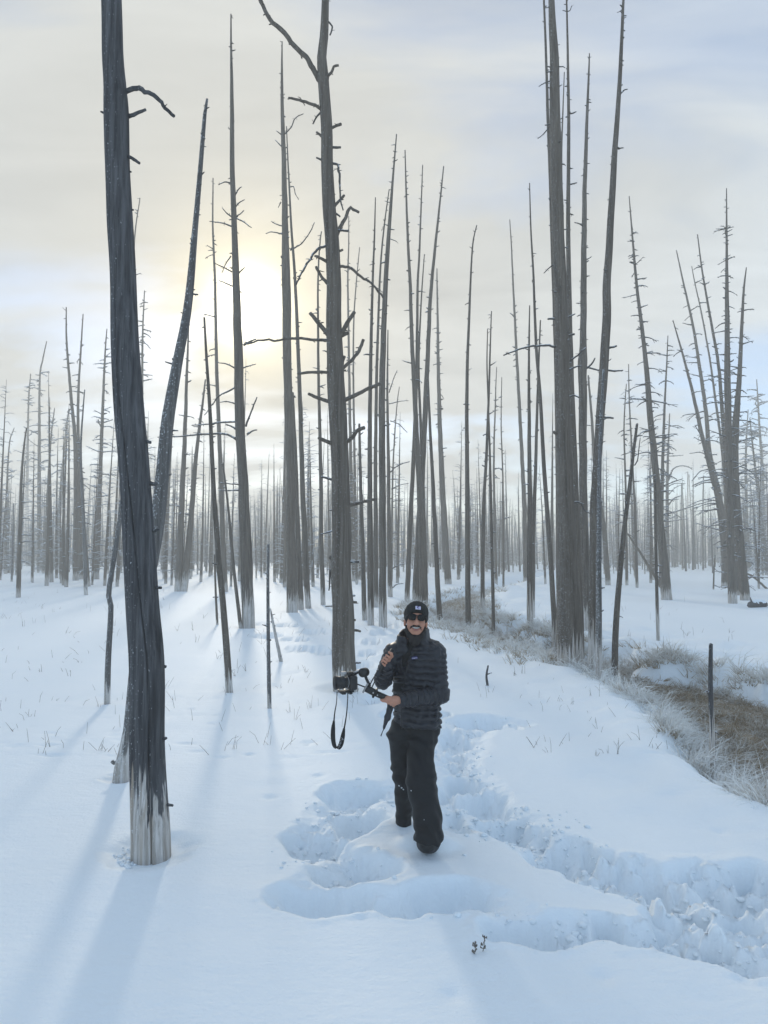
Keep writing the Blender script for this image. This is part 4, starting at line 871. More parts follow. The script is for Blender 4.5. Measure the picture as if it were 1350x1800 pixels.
# snow-capped stump
g = foot(1330, 1068); root = empty('snow_capped_stump', (g[0], g[1], ground_z(*g)), 'dark rotten log end capped with snow at the right edge', 'log')
mb = MB(); Y = g[1]
S = smoothpath([at(1317, 1064, Y), at(1330, 1062, Y + .2), at(1347, 1063, Y + .35)], 10); tube(mb, S, np.array([.10, .13, .14, .14, .13, .13, .12, .12, .11, .08]), 14, True, .25); o = mb.build('log', M['bark_dark'], root)
mb = MB(); S = smoothpath([at(1322, 1060, Y + .03), at(1332, 1058, Y + .22), at(1346, 1060, Y + .34)], 8); tube(mb, S, [.05, .09, .11, .12, .11, .11, .10, .05], 12, True, .08); mb.build('snow_cap', M['snow'], root)
mb = MB(); tube(mb, [at(1322, 1062, Y), at(1320, 1054, Y), at(1319, 1050, Y)], [.05, .03, .012], 6, True, .2); o = mb.build('splinter', M['bark_dark'], root)
# tiny weed sprigs in the foreground
for px, py, sc, lab in ((832, 1672, 1.0, 'tiny dark weed sprig in the foreground snow, left and lower of a pair'), (847, 1668, 1.25, 'tiny dark weed sprig in the foreground snow, right and taller of a pair')):
    g = foot(px, py); z = ground_z(*g); root = empty('weed_sprig', (g[0], g[1], z), lab, 'weed', 'weed sprigs in the foreground')
    mb = MB(); H = .055 * sc; p0 = np.array([g[0], g[1], z - .02]); top = np.array([g[0] + .012 * sc, g[1], z + H]); tube(mb, [p0, (p0 + top) / 2 + [.004, 0, 0], top], [.0022, .002, .0015], 5); mb.build('stem', M['stem'], root)
    hd = MB()
    for q in range(13):
        f = random.uniform(.3, 1.02); c = p0 + (top - p0) * f; a = random.uniform(0, 6.28); e = c + np.array([math.cos(a) * .012, math.sin(a) * .012, .006])
        tube(hd, [c, e, e + [0, 0, .007]], [.001, .0042, .0025], 5)
    hd.build('seed_heads', M['stem'], root)
# ------------------------------------------------------------------ person: fields of soft shapes, turned into one surface per garment
class Field:
    def __init__(s, lo, hi, h):
        s.lo = np.asarray(lo, float); s.h = h; s.n = np.ceil((np.asarray(hi) - s.lo) / h).astype(int) + 1
        s.F = np.full(tuple(s.n), 1.0, np.float32)
    def block(s, lo, hi):
        i0 = np.clip(np.floor((lo - s.lo) / s.h).astype(int), 0, s.n - 1); i1 = np.clip(np.ceil((hi - s.lo) / s.h).astype(int) + 1, 1, s.n)
        ax = [s.lo[a] + s.h * np.arange(i0[a], i1[a]) for a in range(3)]
        X, Y, Z = np.meshgrid(*ax, indexing='ij'); return tuple(slice(i0[a], i1[a]) for a in range(3)), X, Y, Z
    def put(s, lo, hi, fn, k=0.02, op='add'):
        pad = k + 4 * s.h
        sl, X, Y, Z = s.block(np.asarray(lo) - pad, np.asarray(hi) + pad)
        if X.size == 0: return
        d = fn(X, Y, Z); f = s.F[sl]
        if op == 'add':
            w = np.maximum(k - np.abs(f - d), 0) / max(k, 1e-6); s.F[sl] = np.minimum(f, d) - w * w * k / 4
        elif op == 'cut':
            w = np.maximum(k - np.abs(f + d), 0) / max(k, 1e-6); s.F[sl] = np.maximum(f, -d) + w * w * k / 4
    def cap(s, a, b, ra, rb, k=0.02, op='add', sc=(1, 1, 1), mod=None, rot=0.0):
        a = np.asarray(a, float); b = np.asarray(b, float); sc = np.asarray(sc, float); c, sn = math.cos(rot), math.sin(rot)
        def fn(X, Y, Z):
            x, y, z = X - a[0], Y - a[1], Z - a[2]; e = b - a
            x, y = c * x + sn * y, -sn * x + c * y; e = np.array([c * e[0] + sn * e[1], -sn * e[0] + c * e[1], e[2]])
            x, y, z = x / sc[0], y / sc[1], z / sc[2]; e = e / sc
            t = np.clip((x * e[0] + y * e[1] + z * e[2]) / max(e.dot(e), 1e-9), 0, 1)
            d = np.sqrt((x - t * e[0]) ** 2 + (y - t * e[1]) ** 2 + (z - t * e[2]) ** 2) - (ra + (rb - ra) * t)
            d = d * sc.min()
            return d - mod(X, Y, Z, t) if mod else d
        r = max(ra, rb) * max(sc.max(), 1) + .01
        s.put(np.minimum(a, b) - r, np.maximum(a, b) + r, fn, k, op)
    def chain(s, P, R, k=0.02, op='add', sc=(1, 1, 1), mod=None):
        for i in range(len(P) - 1): s.cap(P[i], P[i + 1], R[i], R[i + 1], k, op, sc, mod)
    def ell(s, c, r, k=0.02, op='add', M3=None):
        c = np.asarray(c, float); r = np.asarray(r, float)
        def fn(X, Y, Z):
            x, y, z = X - c[0], Y - c[1], Z - c[2]
            if M3 is not None: x, y, z = (M3[0, q] * x + M3[1, q] * y + M3[2, q] * z for q in range(3)) if False else (M3[0, 0] * x + M3[1, 0] * y + M3[2, 0] * z, M3[0, 1] * x + M3[1, 1] * y + M3[2, 1] * z, M3[0, 2] * x + M3[1, 2] * y + M3[2, 2] * z)
            k0 = np.sqrt((x / r[0]) ** 2 + (y / r[1]) ** 2 + (z / r[2]) ** 2); k1 = np.sqrt((x / r[0] ** 2) ** 2 + (y / r[1] ** 2) ** 2 + (z / r[2] ** 2) ** 2) + 1e-9
            return k0 * (k0 - 1) / k1
        s.put(c - r.max(), c + r.max(), fn, k, op)
    def clip(s, fn):
        X, Y, Z = np.meshgrid(*[s.lo[a] + s.h * np.arange(s.n[a]) for a in range(3)], indexing='ij')
        s.F = np.maximum(s.F, fn(X, Y, Z)).astype(np.float32)
    def mod(s, fn):
        near = np.abs(s.F) < .08; idx = np.argwhere(near); p = s.lo + idx * s.h
        s.F[near] += fn(p[:, 0], p[:, 1], p[:, 2]).astype(np.float32)
    def mesh(s, name, origin):
        Fd = s.F; S = Fd < 0; n = s.n
        cnt = np.zeros(tuple(n - 1), np.int8)
        for a in (0, 1):
            for b in (0, 1):
                for c in (0, 1): cnt += S[a:n[0] - 1 + a, b:n[1] - 1 + b, c:n[2] - 1 + c]
        cells = np.argwhere((cnt > 0) & (cnt < 8)); acc = np.zeros((len(cells), 3)); num = np.zeros(len(cells))
        cor = np.array([(a, b, c) for a in (0, 1) for b in (0, 1) for c in (0, 1)])
        val = [Fd[cells[:, 0] + q[0], cells[:, 1] + q[1], cells[:, 2] + q[2]] for q in cor]
        for p in range(8):
            for q in range(p + 1, 8):
                if np.abs(cor[p] - cor[q]).sum() != 1: continue
                cr = (val[p] < 0) != (val[q] < 0); den = val[p] - val[q]
                t = np.where(cr, val[p] / np.where(den == 0, 1, den), 0)
                acc += np.where(cr[:, None], cor[p] + t[:, None] * (cor[q] - cor[p]), 0); num += cr
        V = s.lo + (cells + acc / num[:, None]) * s.h
        vid = np.full(tuple(n - 1), -1, np.int64); vid[cells[:, 0], cells[:, 1], cells[:, 2]] = np.arange(len(cells))
        Qs = []
        for a in range(3):
            b, c = (a + 1) % 3, (a + 2) % 3
            s0 = [slice(0, n[0] - 1), slice(0, n[1] - 1), slice(0, n[2] - 1)]; s1 = list(s0)
            s0[b] = slice(1, n[b] - 1); s0[c] = slice(1, n[c] - 1); s1 = list(s0); s0[a] = slice(0, n[a] - 1); s1[a] = slice(1, n[a])
            A, B = S[tuple(s0)], S[tuple(s1)]
            for flip, msk in ((False, A & ~B), (True, ~A & B)):
                e = np.argwhere(msk)
                if not len(e): continue
                e[:, b] += 1; e[:, c] += 1
                def cell(db, dc):
                    q = e.copy(); q[:, b] -= db; q[:, c] -= dc; return vid[q[:, 0], q[:, 1], q[:, 2]]
                qd = np.stack([cell(1, 1), cell(0, 1), cell(0, 0), cell(1, 0)], -1)
                Qs.append(qd[:, ::-1] if flip else qd)
        Q = np.concatenate(Qs); Q = Q[(Q >= 0).all(1)]
        # one light relaxing pass
        for _ in range(2):
            sm = np.zeros_like(V); ct = np.zeros(len(V))
            for i in range(4):
                np.add.at(sm, Q[:, i], V[Q[:, (i + 1) % 4]]); np.add.at(ct, Q[:, i], 1)
            V = V * .5 + .5 * sm / np.maximum(ct, 1)[:, None]
        return mesh_np(name, V - origin, Q)
PG = foot(745, 1470)
PO = np.array([PG[0], PG[1], ground_z(*PG)])
person = empty('person', PO, 'person in black puffer jacket, beanie and sunglasses standing in the snow holding a camera rig', 'person')
def fld(name, F_, mt, parent=person):
    return link(name, F_.mesh(name, ROOT(parent)), mt, parent)
YT = 5.25
u = YT / F
# --- joints (his left arm is the one at the right of the picture)
shL, elL, wrL = at(766, 1151, 5.25), at(773, 1221, 5.16), at(706, 1231, 4.98)
shR, elR, wrR = at(691, 1150, 5.29), at(673, 1197, 5.14), at(679, 1170, 5.00)
neck0, neck1 = at(729, 1140, 5.27), at(731, 1108, 5.24)
# --- head frame: looks up at the camera, slight roll
HC = at(731, 1091, 5.20)
fw = np.array([0.02, -1.0, 0.22]); fw /= np.linalg.norm(fw); upv = np.array([0.09, 0.22, 1.0]); upv -= fw * upv.dot(fw); upv /= np.linalg.norm(upv); rt = np.cross(upv, -fw); rt = -np.cross(fw, upv) if rt[0] < 0 else rt
rt = np.cross(fw, upv); rt = rt if rt[0] > 0 else -rt
HS = 1.02
def hp(x, y, z): return HC + HS * (rt * x + fw * y + upv * z)
HM = np.stack([rt, fw, upv], 1)
def head_shapes(fd, grow=0.0):
    fd.ell(hp(0, -.018, .030), (.075 + grow, .094 + grow, .088 + grow), .01, 'add', HM)
    fd.ell(hp(0, .018, -.040), (.061 + grow, .070 + grow, .074 + grow), .03, 'add', HM)
    fd.ell(hp(0, .052, -.092), (.032 + grow, .026 + grow, .024 + grow), .03, 'add', HM)
    for s in (-1, 1):
        fd.ell(hp(s * .038, .052, -.030), (.024 + grow, .022 + grow, .022 + grow), .025, 'add', HM)
body = Field(at(640, 1050, 5.2) - [0.02, .30, 0], at(800, 1050, 5.2) + [.02, .45, 0.02], .0042)
body = Field((min(elR[0], wrR[0]) - .14, 4.80, -.05), (shL[0] + .12, 5.66, HC[2] + .16), .0048)
# core under the clothes, legs and arms, so the skin is one figure
body.chain([at(729, 1150, 5.27), at(731, 1210, 5.28), at(730, 1268, 5.29)], [.10, .10, .085], .03)
body.chain([at(742, 1290, 5.27), at(741, 1362, 5.13), at(752, 1470, 5.06)], [.06, .045, .035], .03)
body.chain([at(706, 1290, 5.32), at(708, 1362, 5.40), at(711, 1450, 5.55)], [.055, .036, .026], .03)
body.chain([shL, elL, wrL], [.05, .040, .028], .03); body.chain([shR, elR, wrR], [.05, .040, .028], .03)
body.cap(shL, shR, .045, .045, .05)
body.chain([neck0, neck1], [.062, .056], .03)
head_shapes(body)
body.chain([hp(0, .078, .012), hp(0, .100, -.022), hp(0, .106, -.034)], [.009, .012, .0145], .012)
for s in (-1, 1):
    body.ell(hp(s * .0135, .096, -.036), (.009, .010, .008), .008, 'add', HM)
    body.chain([hp(s * .012, .078, .030), hp(s * .042, .068, .030)], [.011, .009], .015)
    body.ell(hp(s * .077, -.012, -.018), (.010, .020, .030), .008, 'add', HM)
# open smile: a hollow for the teeth
body.ell(hp(0, .094, -.0635), (.028, .022, .0100), .006, 'cut', HM)
# --- hands closed round their grips
def grip_hand(fd, c, axis_, back, wrist, rg, spread=.019, turn=1.0, a0=0.2, a1=4.0):
    ax = np.asarray(axis_, float); ax /= np.linalg.norm(ax); e1 = np.asarray(back, float); e1 -= ax * e1.dot(ax); e1 /= np.linalg.norm(e1); e2 = np.cross(ax, e1) * turn
    R = rg + .009
    palm = c + e1 * (R + .008)
    fd.chain([wrist, wrist * .35 + palm * .65, palm], [.027, .027, .024], .02)
    fd.cap(palm - ax * .028, palm + ax * .030, .019, .018, .02)
    for i, (o, fr, ext) in enumerate(((-.033, .0080, .86), (-.0125, .0092, 1.0), (.009, .0095, 1.04), (.031, .0090, .97))):
        th_ = [a0 + (a1 - a0) * ext * q for q in (0, .30, .62, 1.0)]
        rr = [R + .007, R + .004, R, R - .002]
        pts = [c + ax * o + (e1 * math.cos(a) + e2 * math.sin(a)) * r for a, r in zip(th_, rr)]
        fd.chain([palm + ax * o * .8] + pts, [fr * 1.25, fr * 1.12, fr * 1.02, fr * .95, fr * .8], .0035)
    tb = [palm + ax * .030 - e2 * .012, c + ax * .050 + (e1 * .55 - e2 * .9) * (R + .004), c + ax * .058 + (-e1 * .35 - e2 * .95) * (R + .001), c + ax * .056 + (-e1 * .95 - e2 * .25) * R]
    fd.chain(tb, [.014, .0115, .0105, .0085], .006)
GR0, GR1 = at(648, 1209, 4.93), at(686, 1230, 4.93)          # lower grip of the rig
HD0, HD1 = at(657, 1196, 4.93), at(688, 1146, 5.00)          # upper sling handle
gax = GR0 - GR1; hax = HD1 - HD0
grip_hand(body, at(687, 1231, 4.935), gax, (.75, -.25, -.35), wrL, .017, turn=1.0, a0=.1, a1=-3.4)
grip_hand(body, at(676, 1160, 4.965), hax, (.35, .75, -.1), wrR, .015, turn=1.0, a0=.4, a1=-3.3)
fld('body', body, M['skin'])
# teeth, lips
mb = MB(); S = [hp(x, .0885 - 7.5 * x * x, -.0625 + 12.0 * x * x) for x in np.linspace(-.026, .026, 9)]
tube(mb, S, [.002, .0042, .0054, .0060, .0062, .0060, .0054, .0042, .002], 8); mb.build('teeth', M['tooth'], person)
mb = MB(); S = [hp(x, .0945 - 9 * x * x, -.0775 + 15 * x * x) for x in np.linspace(-.028, .028, 9)]; tube(mb, S, [.002, .004, .0055, .006, .006, .006, .0055, .004, .002], 8)
mb.build('lip', M['lip'], person)
# beard and moustache
bf = Field(HC - [.13, .16, .23], HC + [.13, .13, .04], .0036)
for s in (-1, 1):
    bf.chain([hp(s * .068, -.005, -.040), hp(s * .060, .022, -.078), hp(s * .043, .046, -.108), hp(0, .060, -.130)], [.008, .012, .017, .018], .02)
    bf.chain([hp(s * .002, .1015, -.0475), hp(s * .020, .094, -.0500), hp(s * .034, .080, -.056), hp(s * .039, .068, -.070)], [.0050, .0054, .0046, .0035], .008)
bf.ell(hp(0, .042, -.142), (.038, .032, .032), .03, 'add', HM); bf.ell(hp(.0, .048, -.158), (.025, .020, .022), .03, 'add', HM)
bf.mod(lambda X, Y, Z: .0020 * np.sin(X * 520 + 9 * np.sin(Z * 60)) * np.sin(Z * 90 + X * 40))
fld('beard', bf, M['beard'])
# beanie
bn = Field(HC - [.15, .16, .12], HC + [.15, .18, .19], .004)
bn.ell(hp(0, -.020, .040), (.089, .108, .090), .01, 'add', HM); bn.ell(hp(.006, -.035, .078), (.070, .080, .062), .04, 'add', HM)
def hl(X, Y, Z):
    q = [(X - HC[0]), (Y - HC[1]), (Z - HC[2])]
    return tuple((q[0] * v[0] + q[1] * v[1] + q[2] * v[2]) / HS for v in (rt, fw, upv))
def bn_edge(X, Y, Z):
    x, y, z = hl(X, Y, Z); return z - (-.050 + 1.02 * np.clip(y + .015, 0, 1) + .10 * x)
bn.mod(lambda X, Y, Z: -.0045 * sstep(.052, .044, bn_edge(X, Y, Z)) + .0016 * np.sin(bn_edge(X, Y, Z) * 230) + .0010 * np.sin(hl(X, Y, Z)[0] * 300))
bn.clip(lambda X, Y, Z: -bn_edge(X, Y, Z))
bo = fld('beanie', bn, M['knit'])
def quad_patch(name, c, ex, ey, w, h_, mt, parent, depth=.003, curve=0.0):
    ex = ex / np.linalg.norm(ex); ey = ey / np.linalg.norm(ey); nn = np.cross(ex, ey); mbp = MB(); n = 6; V = []
    for zz_ in (0, 1):
        for j in (0, 1):
            for i in range(n + 1):
                a = (i / n - .5) * w; V.append(c + ex * a + ey * (j - .5) * h_ + nn * (zz_ * depth - curve * a * a))
    m1 = n + 1; Q = []
    for i in range(n):
        Q += [(i, i + m1, i + 1 + m1, i + 1), (2 * m1 + i, 2 * m1 + i + 1, 3 * m1 + i + 1, 3 * m1 + i), (i, i + 1, 2 * m1 + i + 1, 2 * m1 + i), (m1 + i, 3 * m1 + i, 3 * m1 + i + 1, m1 + i + 1)]
    Q += [(0, 2 * m1, 3 * m1, m1), (n, m1 + n, 3 * m1 + n, 2 * m1 + n)]
    mbp.add(V, Q); return mbp.build(name, mt, parent, False)
pc = hp(.004, .0945, .0775); pn = fw * .80 + upv * .60; pn /= np.linalg.norm(pn); pup = upv - pn * upv.dot(pn)
po = quad_patch('patch', pc, rt, pup, .038, .030, M['patch'], bo, .004, 4.0)
mk = MB(); pc2 = pc + pn * .0062; pu = pup / np.linalg.norm(pup)
tube(mk, smoothpath([pc2 + rt * .009 + pu * .007, pc2 + rt * .001 + pu * .009, pc2 - rt * .006 + pu * .001, pc2 - rt * .001 - pu * .007, pc2 + rt * .009 - pu * .006], 12), [.0015, .0022, .003, .0034, .0036, .0036, .0034, .003, .0028, .0026, .002, .0015], 6); mk.build('patch_mark', M['patch_mark'], bo)
# sunglasses
sg = MB(); ln = []
def lens_poly(s, grow):
    out = []
    for a in np.linspace(0, 2 * math.pi, 20, endpoint=False):
        ca, sa = math.cos(a), math.sin(a); e = 3.2
        x = abs(ca) ** (2 / e) * math.copysign(1, ca) * (.0240 + grow); z = abs(sa) ** (2 / e) * math.copysign(1, sa) * (.0195 + grow)
        x *= 1.0 + .10 * (z / .02); z += .0022 * (x / .025) * 1.0
        out.append((s * (.0335 + x), z))
    return out
def lens_mesh(mbl, s, grow, y0, y1):
    pl = lens_poly(s, grow); n = len(pl); V = []
    for yy in (y0, y1):
        for x, z in pl: V.append(hp(x, yy - 4.2 * max(0, abs(x) - .02) ** 2 * 3, .012 + z))
    V.append(hp(s * .0335, y0 - .001, .012)); V.append(hp(s * .0335, y1 + .002, .012))
    T_ = []; Q = []
    for i in range(n):
        j = (i + 1) % n; Q.append((i, j, n + j, n + i)); T_ += [(j, i, 2 * n), (n + i, n + j, 2 * n + 1)]
    mbl.add(V, Q, T_)
for s in (-1, 1): lens_mesh(sg, s, .0045, .093, .100)
tube(sg, [hp(-.012, .098, .020), hp(0, .101, .023), hp(.012, .098, .020)], [.004, .0038, .004], 6)
for s in (-1, 1): tube(sg, [hp(s * .062, .086, .022), hp(s * .072, .06, .020), hp(s * .080, .0, .012), hp(s * .080, -.03, .002)], [.0045, .004, .0035, .003], 6)
so = sg.build('sunglasses', M['frame'], person, False)
for s in (-1, 1):
    lm = MB(); lens_mesh(lm, s, 0, .099, .1025); lm.build('lens', M['lens'], so, False)
# --- shirt
sh = Field(at(670, 1300, 5.2) - [0, .28, 0], (at(790, 1100, 5.2) + [0, .30, 0]), .007)
sh.chain([at(729, 1158, 5.265), at(731, 1210, 5.27), at(731, 1272, 5.28)], [.148, .158, .160], .03, 'add', (1, .70, 1)); sh.cap(at(729, 1146, 5.26), at(730, 1138, 5.26), .090, .074, .05)
fld('shirt', sh, M['shirt'])
# --- jacket
SP = .042
def quilt(sv, amp=.0155): return amp * (np.abs(np.sin(math.pi * sv / SP)) ** .7 - .7)
wob = lambda X, Y, Z: .007 * np.sin(Z * 17 + 1) + .006 * np.sin(X * 21 + 1.3) + .004 * np.sin(X * 47 + Y * 30)
tm = lambda X, Y, Z, t: quilt(Z + wob(X, Y, Z)) * sstep(0, .03, Z - at(731, 1278, 5.25)[2])
jk = Field((at(655, 1200, 5.2)[0] - .04, 4.84, at(700, 1300, 5.0)[2] - .02), (at(795, 1200, 5.2)[0] + .03, 5.56, at(731, 1098, 5.2)[2] + .02), .005)
rot = math.radians(-22)
jk.cap(at(729, 1164, 5.26), at(733, 1225, 5.26), .166, .176, .03, 'add', (1, .74, 1), tm, rot); jk.cap(at(733, 1225, 5.26), at(733, 1290, 5.26), .176, .180, .02, 'add', (1, .76, 1), tm, rot)
jk.cap(at(697, 1146, 5.28), at(762, 1144, 5.25), .070, .074, .07, 'add', (1, 1, 1), lambda X, Y, Z, t: quilt(Z + wob(X, Y, Z), .007))
zh = at(740, 1282, 5.15)[2]
jk.clip(lambda X, Y, Z: np.where(Y + 0 * X < 9, (zh - .05 * (X - PO[0])) - Z, -1.0))
def armq(a, b, off):
    L = np.linalg.norm(b - a)
    return lambda X, Y, Z, t: quilt(t * L + off + .010 * np.sin((Z + X) * 24), .0155)
LL = np.linalg.norm(elL - shL)
jk.cap(shL, elL, .076, .068, .035, 'add', (1, 1, 1), armq(shL, elL, 0.01)); jk.cap(elL, wrL, .067, .047, .02, 'add', (1, 1, 1), armq(elL, wrL, LL))
jk.cap(shR, elR, .072, .062, .035, 'add', (1, 1, 1), armq(shR, elR, 0.01)); jk.cap(elR, wrR, .060, .046, .02, 'add', (1, 1, 1), armq(elR, wrR, .21))
# armhole seams
jk.chain([at(752, 1158, 5.10), at(750, 1185, 5.08), at(753, 1205, 5.07)], [.008, .008, .006], .012, 'cut')
# pocket seam
jk.chain([at(752, 1234, 5.085), at(755, 1255, 5.085)], [.004, .005], .006, 'cut')
# front opening down to the hem
jk.chain([at(727, 1112, 5.14), at(717, 1140, 5.13), at(704, 1180, 5.135), at(699, 1215, 5.135), at(696, 1262, 5.14), at(694, 1290, 5.14)], [.074, .044, .030, .032, .048, .062], .010, 'cut', (.8, 1.6, 1))
# loose front corner with its zip end
jk.chain([at(687, 1236, 5.10), at(681, 1262, 5.07), at(675, 1281, 5.06)], [.026, .020, .008], .012)
# standing collar, open at the throat
ring = []
for a in np.linspace(math.radians(-248), math.radians(68), 20):
    cx_, cy_ = .098 * math.cos(a), -.082 * math.sin(a) * -1.0
    ring.append((math.cos(a), math.sin(a)))
for a in np.linspace(math.radians(-62), math.radians(242), 26):
    bx_ = np.array([.112 * math.cos(a), .090 * math.sin(a), 0]); tx_ = np.array([.088 * math.cos(a) + .006, .078 * math.sin(a), 0])
    front = max(0, -math.sin(a)); left = max(0, -math.cos(a)); rgt = max(0, math.cos(a))
    b0 = at(727, 1146, 5.27) + bx_; t0 = at(729, 1115, 5.27) + tx_ + np.array([-.060 * left * (.4 + front), -.018 * front, .030 * max(0, math.sin(a)) - .020 * front + .034 * rgt])
    jk.cap(b0, t0, .017, .0125, .016)
jk.mod(lambda X, Y, Z: .0022 * np.sin(X * 130 + 5 * np.sin(Z * 31) + 3 * np.sin(Y * 40)) * np.sin(Z * 70 + X * 25) + .0025 * np.sin(X * 61 - Z * 47 + 4 * np.sin(X * 19 + Z * 13)))
jo = fld('jacket', jk, M['jacket'])
mb = MB(); tube(mb, smoothpath([at(676, 1279, 5.055), at(672.5, 1286, 5.05), at(669.5, 1294, 5.05)], 6), [.004, .0035, .003, .003, .0035, .004], 6); mb.build('zip_pull', M['metal'], jo)
# zip line along the opening edge
mb = MB(); tube(mb, smoothpath([at(738, 1139, 5.105), at(726, 1150, 5.095), at(714, 1180, 5.10), at(709, 1212, 5.095)], 12), np.full(12, .0035), 5); mb.build('zip', M['metal'], jo)
mb = MB(); tube(mb, smoothpath([at(705.5, 1246, 5.088), at(706, 1262, 5.085), at(706.5, 1281, 5.085)], 6), np.full(6, .0032), 5); mb.build('zip', M['metal'], jo)
lc = at(728.8, 1156.5, 5.096); lx = np.array([1.0, .10, .10]); ly = np.array([-.1, .18, 1.0])
tgo = quad_patch('chest_tag', lc, lx, ly, .041, .017, M['tag_blue'], jo, .004)
tcv = bpy.data.curves.new('tag_lettering', 'FONT'); tcv.body = 'patagonia'; tcv.size = .0096; tcv.align_x = 'CENTER'; tcv.align_y = 'CENTER'; tcv.extrude = .0003
t_tmp = bpy.data.objects.new('tmp', tcv); COL.objects.link(t_tmp); t_me = bpy.data.meshes.new_from_object(t_tmp.evaluated_get(bpy.context.evaluated_depsgraph_get())); bpy.data.objects.remove(t_tmp)
to = bpy.data.objects.new('tag_lettering', t_me); COL.objects.link(to); t_me.materials.clear(); t_me.materials.append(M['white_print']); to.parent = tgo
ex_ = Vector(lx).normalized(); ez_ = ex_.cross(Vector(ly)).normalized(); ey_ = ez_.cross(ex_)
to.matrix_local = Matrix.Translation(Vector(lc - PO) + ez_ * .0048) @ Matrix((ex_, ey_, ez_)).transposed().to_4x4()
# --- trousers
tr = Field((at(680, 1300, 5.3)[0] - .06, 4.86, -.16), (at(778, 1300, 5.2)[0] + .05, 5.74, at(730, 1262, 5.25)[2]), .006)
tr.cap(at(712, 1276, 5.29), at(748, 1275, 5.27), .100, .104, .04); 
tr.chain([at(742, 1296, 5.26), at(739, 1340, 5.17), at(740, 1364, 5.13), at(745, 1400, 5.10), at(751, 1440, 5.06), at(752.5, 1474, 5.05)], [.110, .092, .099, .096, .098, .100], .03); tr.cap(at(752.5, 1474, 5.05), at(752.5, 1486, 5.05), .100, .098, .02)
tr.chain([at(706, 1296, 5.32), at(707, 1340, 5.37), at(708, 1364, 5.40), at(709, 1390, 5.45), at(711, 1436, 5.53), at(711, 1470, 5.55)], [.098, .080, .066, .060, .062, .062], .03)
tr.clip(lambda X, Y, Z: np.where(X > at(727, 1400, 5.2)[0] - .0, at(752, 1480, 5.03)[2] - Z + .06 * (X - at(752, 1477, 5.0)[0]), -1.0))
kz = at(740, 1364, 5.13)[2]
def wrinkle(X, Y, Z):
    kn = np.exp(-((Z - kz) / .07) ** 2) + .7 * np.exp(-((Z - .10) / .08) ** 2) + .8 * np.exp(-((Z - at(740, 1302, 5.2)[2]) / .06) ** 2)
    s1 = np.sin(Z * 105 + 5 * np.sin(X * 16 + 1) + 3 * np.sin(Y * 13)); s2 = np.sin(Z * 58 + X * 40 + 3 * np.sin(X * 22 - Z * 9) + Y * 25)
    nz = noise2(X * 9 + Y * 7, Z * 5, 3) + .6 * noise2(X * 19 + Y * 11, Z * 13, 5); return -(.0038 * kn * s1 * (.4 + np.abs(nz)) + .0030 * s2 + .0115 * nz * (.5 + kn))
tr.mod(wrinkle)
tro = fld('trousers', tr, M['trouser'])
# --- boots
bt = Field((at(735, 1490, 5.0)[0] - .08, 4.82, -.14), (at(775, 1490, 5.0)[0] + .06, 5.22, .20), .006)
bt.chain([at(753, 1456, 5.10), at(753, 1472, 5.12)], [.062, .064], .03); bt.cap(at(747, 1474, 5.10) - [0, 0, .03], at(758, 1474, 5.10) - [0, 0, .03], .060, .060, .03); bt.cap(at(753, 1474, 5.10) - [0, 0, .03], at(751, 1476, 5.05) - [0, 0, .035], .064, .056, .03)
fld('boot', bt, M['boot'])
bt = Field((at(711, 1450, 5.5)[0] - .11, 5.30, -.22), (at(711, 1450, 5.5)[0] + .11, 5.70, .08), .008)
bt.cap(at(711, 1456, 5.54), at(710, 1472, 5.50), .055, .058, .03); bt.cap(at(710, 1472, 5.52), at(709, 1474, 5.43), .055, .048, .03); fld('boot', bt, M['boot'])
# snow flecks clinging to the trousers
for px, py, r_ in ((736, 1378, .011), (738, 1381, .006), (741, 1385, .005), (744, 1392, .004), (753, 1397, .005), (746, 1441, .007), (702, 1381, .006), (706, 1385, .005), (709, 1388, .004), (697, 1374, .004), (723, 1390, .004), (747, 1389, .004)):
    front = px > 714
    base = at(px, py, 5.03 if front else 5.36); c = at(px, py, (5.045 if py < 1400 else 4.975) if front else 5.352); mb = MB()
    tube(mb, [c - [r_, 0, 0], c - [r_ * .3, r_ * .3, -r_ * .3], c + [r_ * .5, 0, 0], c + [r_, 0, -r_ * .4]], [r_ * .5, r_ * .95, r_ * .9, r_ * .4], 6, True, .2); mb.build('snow_fleck', M['snow'], tro)

# ------------------------------------------------------------------ camera on its gimbal
YC = 4.93
def cyl(mb, a, b, r0, r1=None, k=20, bev=.12):
    a = np.asarray(a, float); b = np.asarray(b, float); r1 = r0 if r1 is None else r1; L = np.linalg.norm(b - a); d = (b - a) / L; e = min(bev * r0, L * .2)
    tube(mb, [a, a + d * 1e-5, a + d * e, b - d * e, b - d * 1e-5, b], [r0 * .02, r0 - e, r0, r1, r1 - e, r1 * .02], k, False)
def box(mb, c, ax, sx, sy, sz, bev=.15):
    ax = [np.asarray(v, float) / np.linalg.norm(v) for v in ax]; e = bev * min(sx, sy, sz); V = []
    for z, i in ((-sz / 2, e), (-sz / 2 + e, 0), (sz / 2 - e, 0), (sz / 2, e)):
        hx, hy = sx / 2 - i, sy / 2 - i
        for x, y in ((-hx + e, -hy), (hx - e, -hy), (hx, -hy + e), (hx, hy - e), (hx - e, hy), (-hx + e, hy), (-hx, hy - e), (-hx, -hy + e)): V.append(c + ax[0] * x + ax[1] * y + ax[2] * z)
    Q = []
    for l in range(3):
        for i in range(8): Q.append((l * 8 + i, l * 8 + (i + 1) % 8, l * 8 + 8 + (i + 1) % 8, l * 8 + 8 + i))
    Q += [(0, 7, 6, 1), (1, 6, 5, 2), (2, 5, 4, 3), (24, 25, 30, 31), (25, 26, 29, 30), (26, 27, 28, 29)]
    mb.add(V, Q)
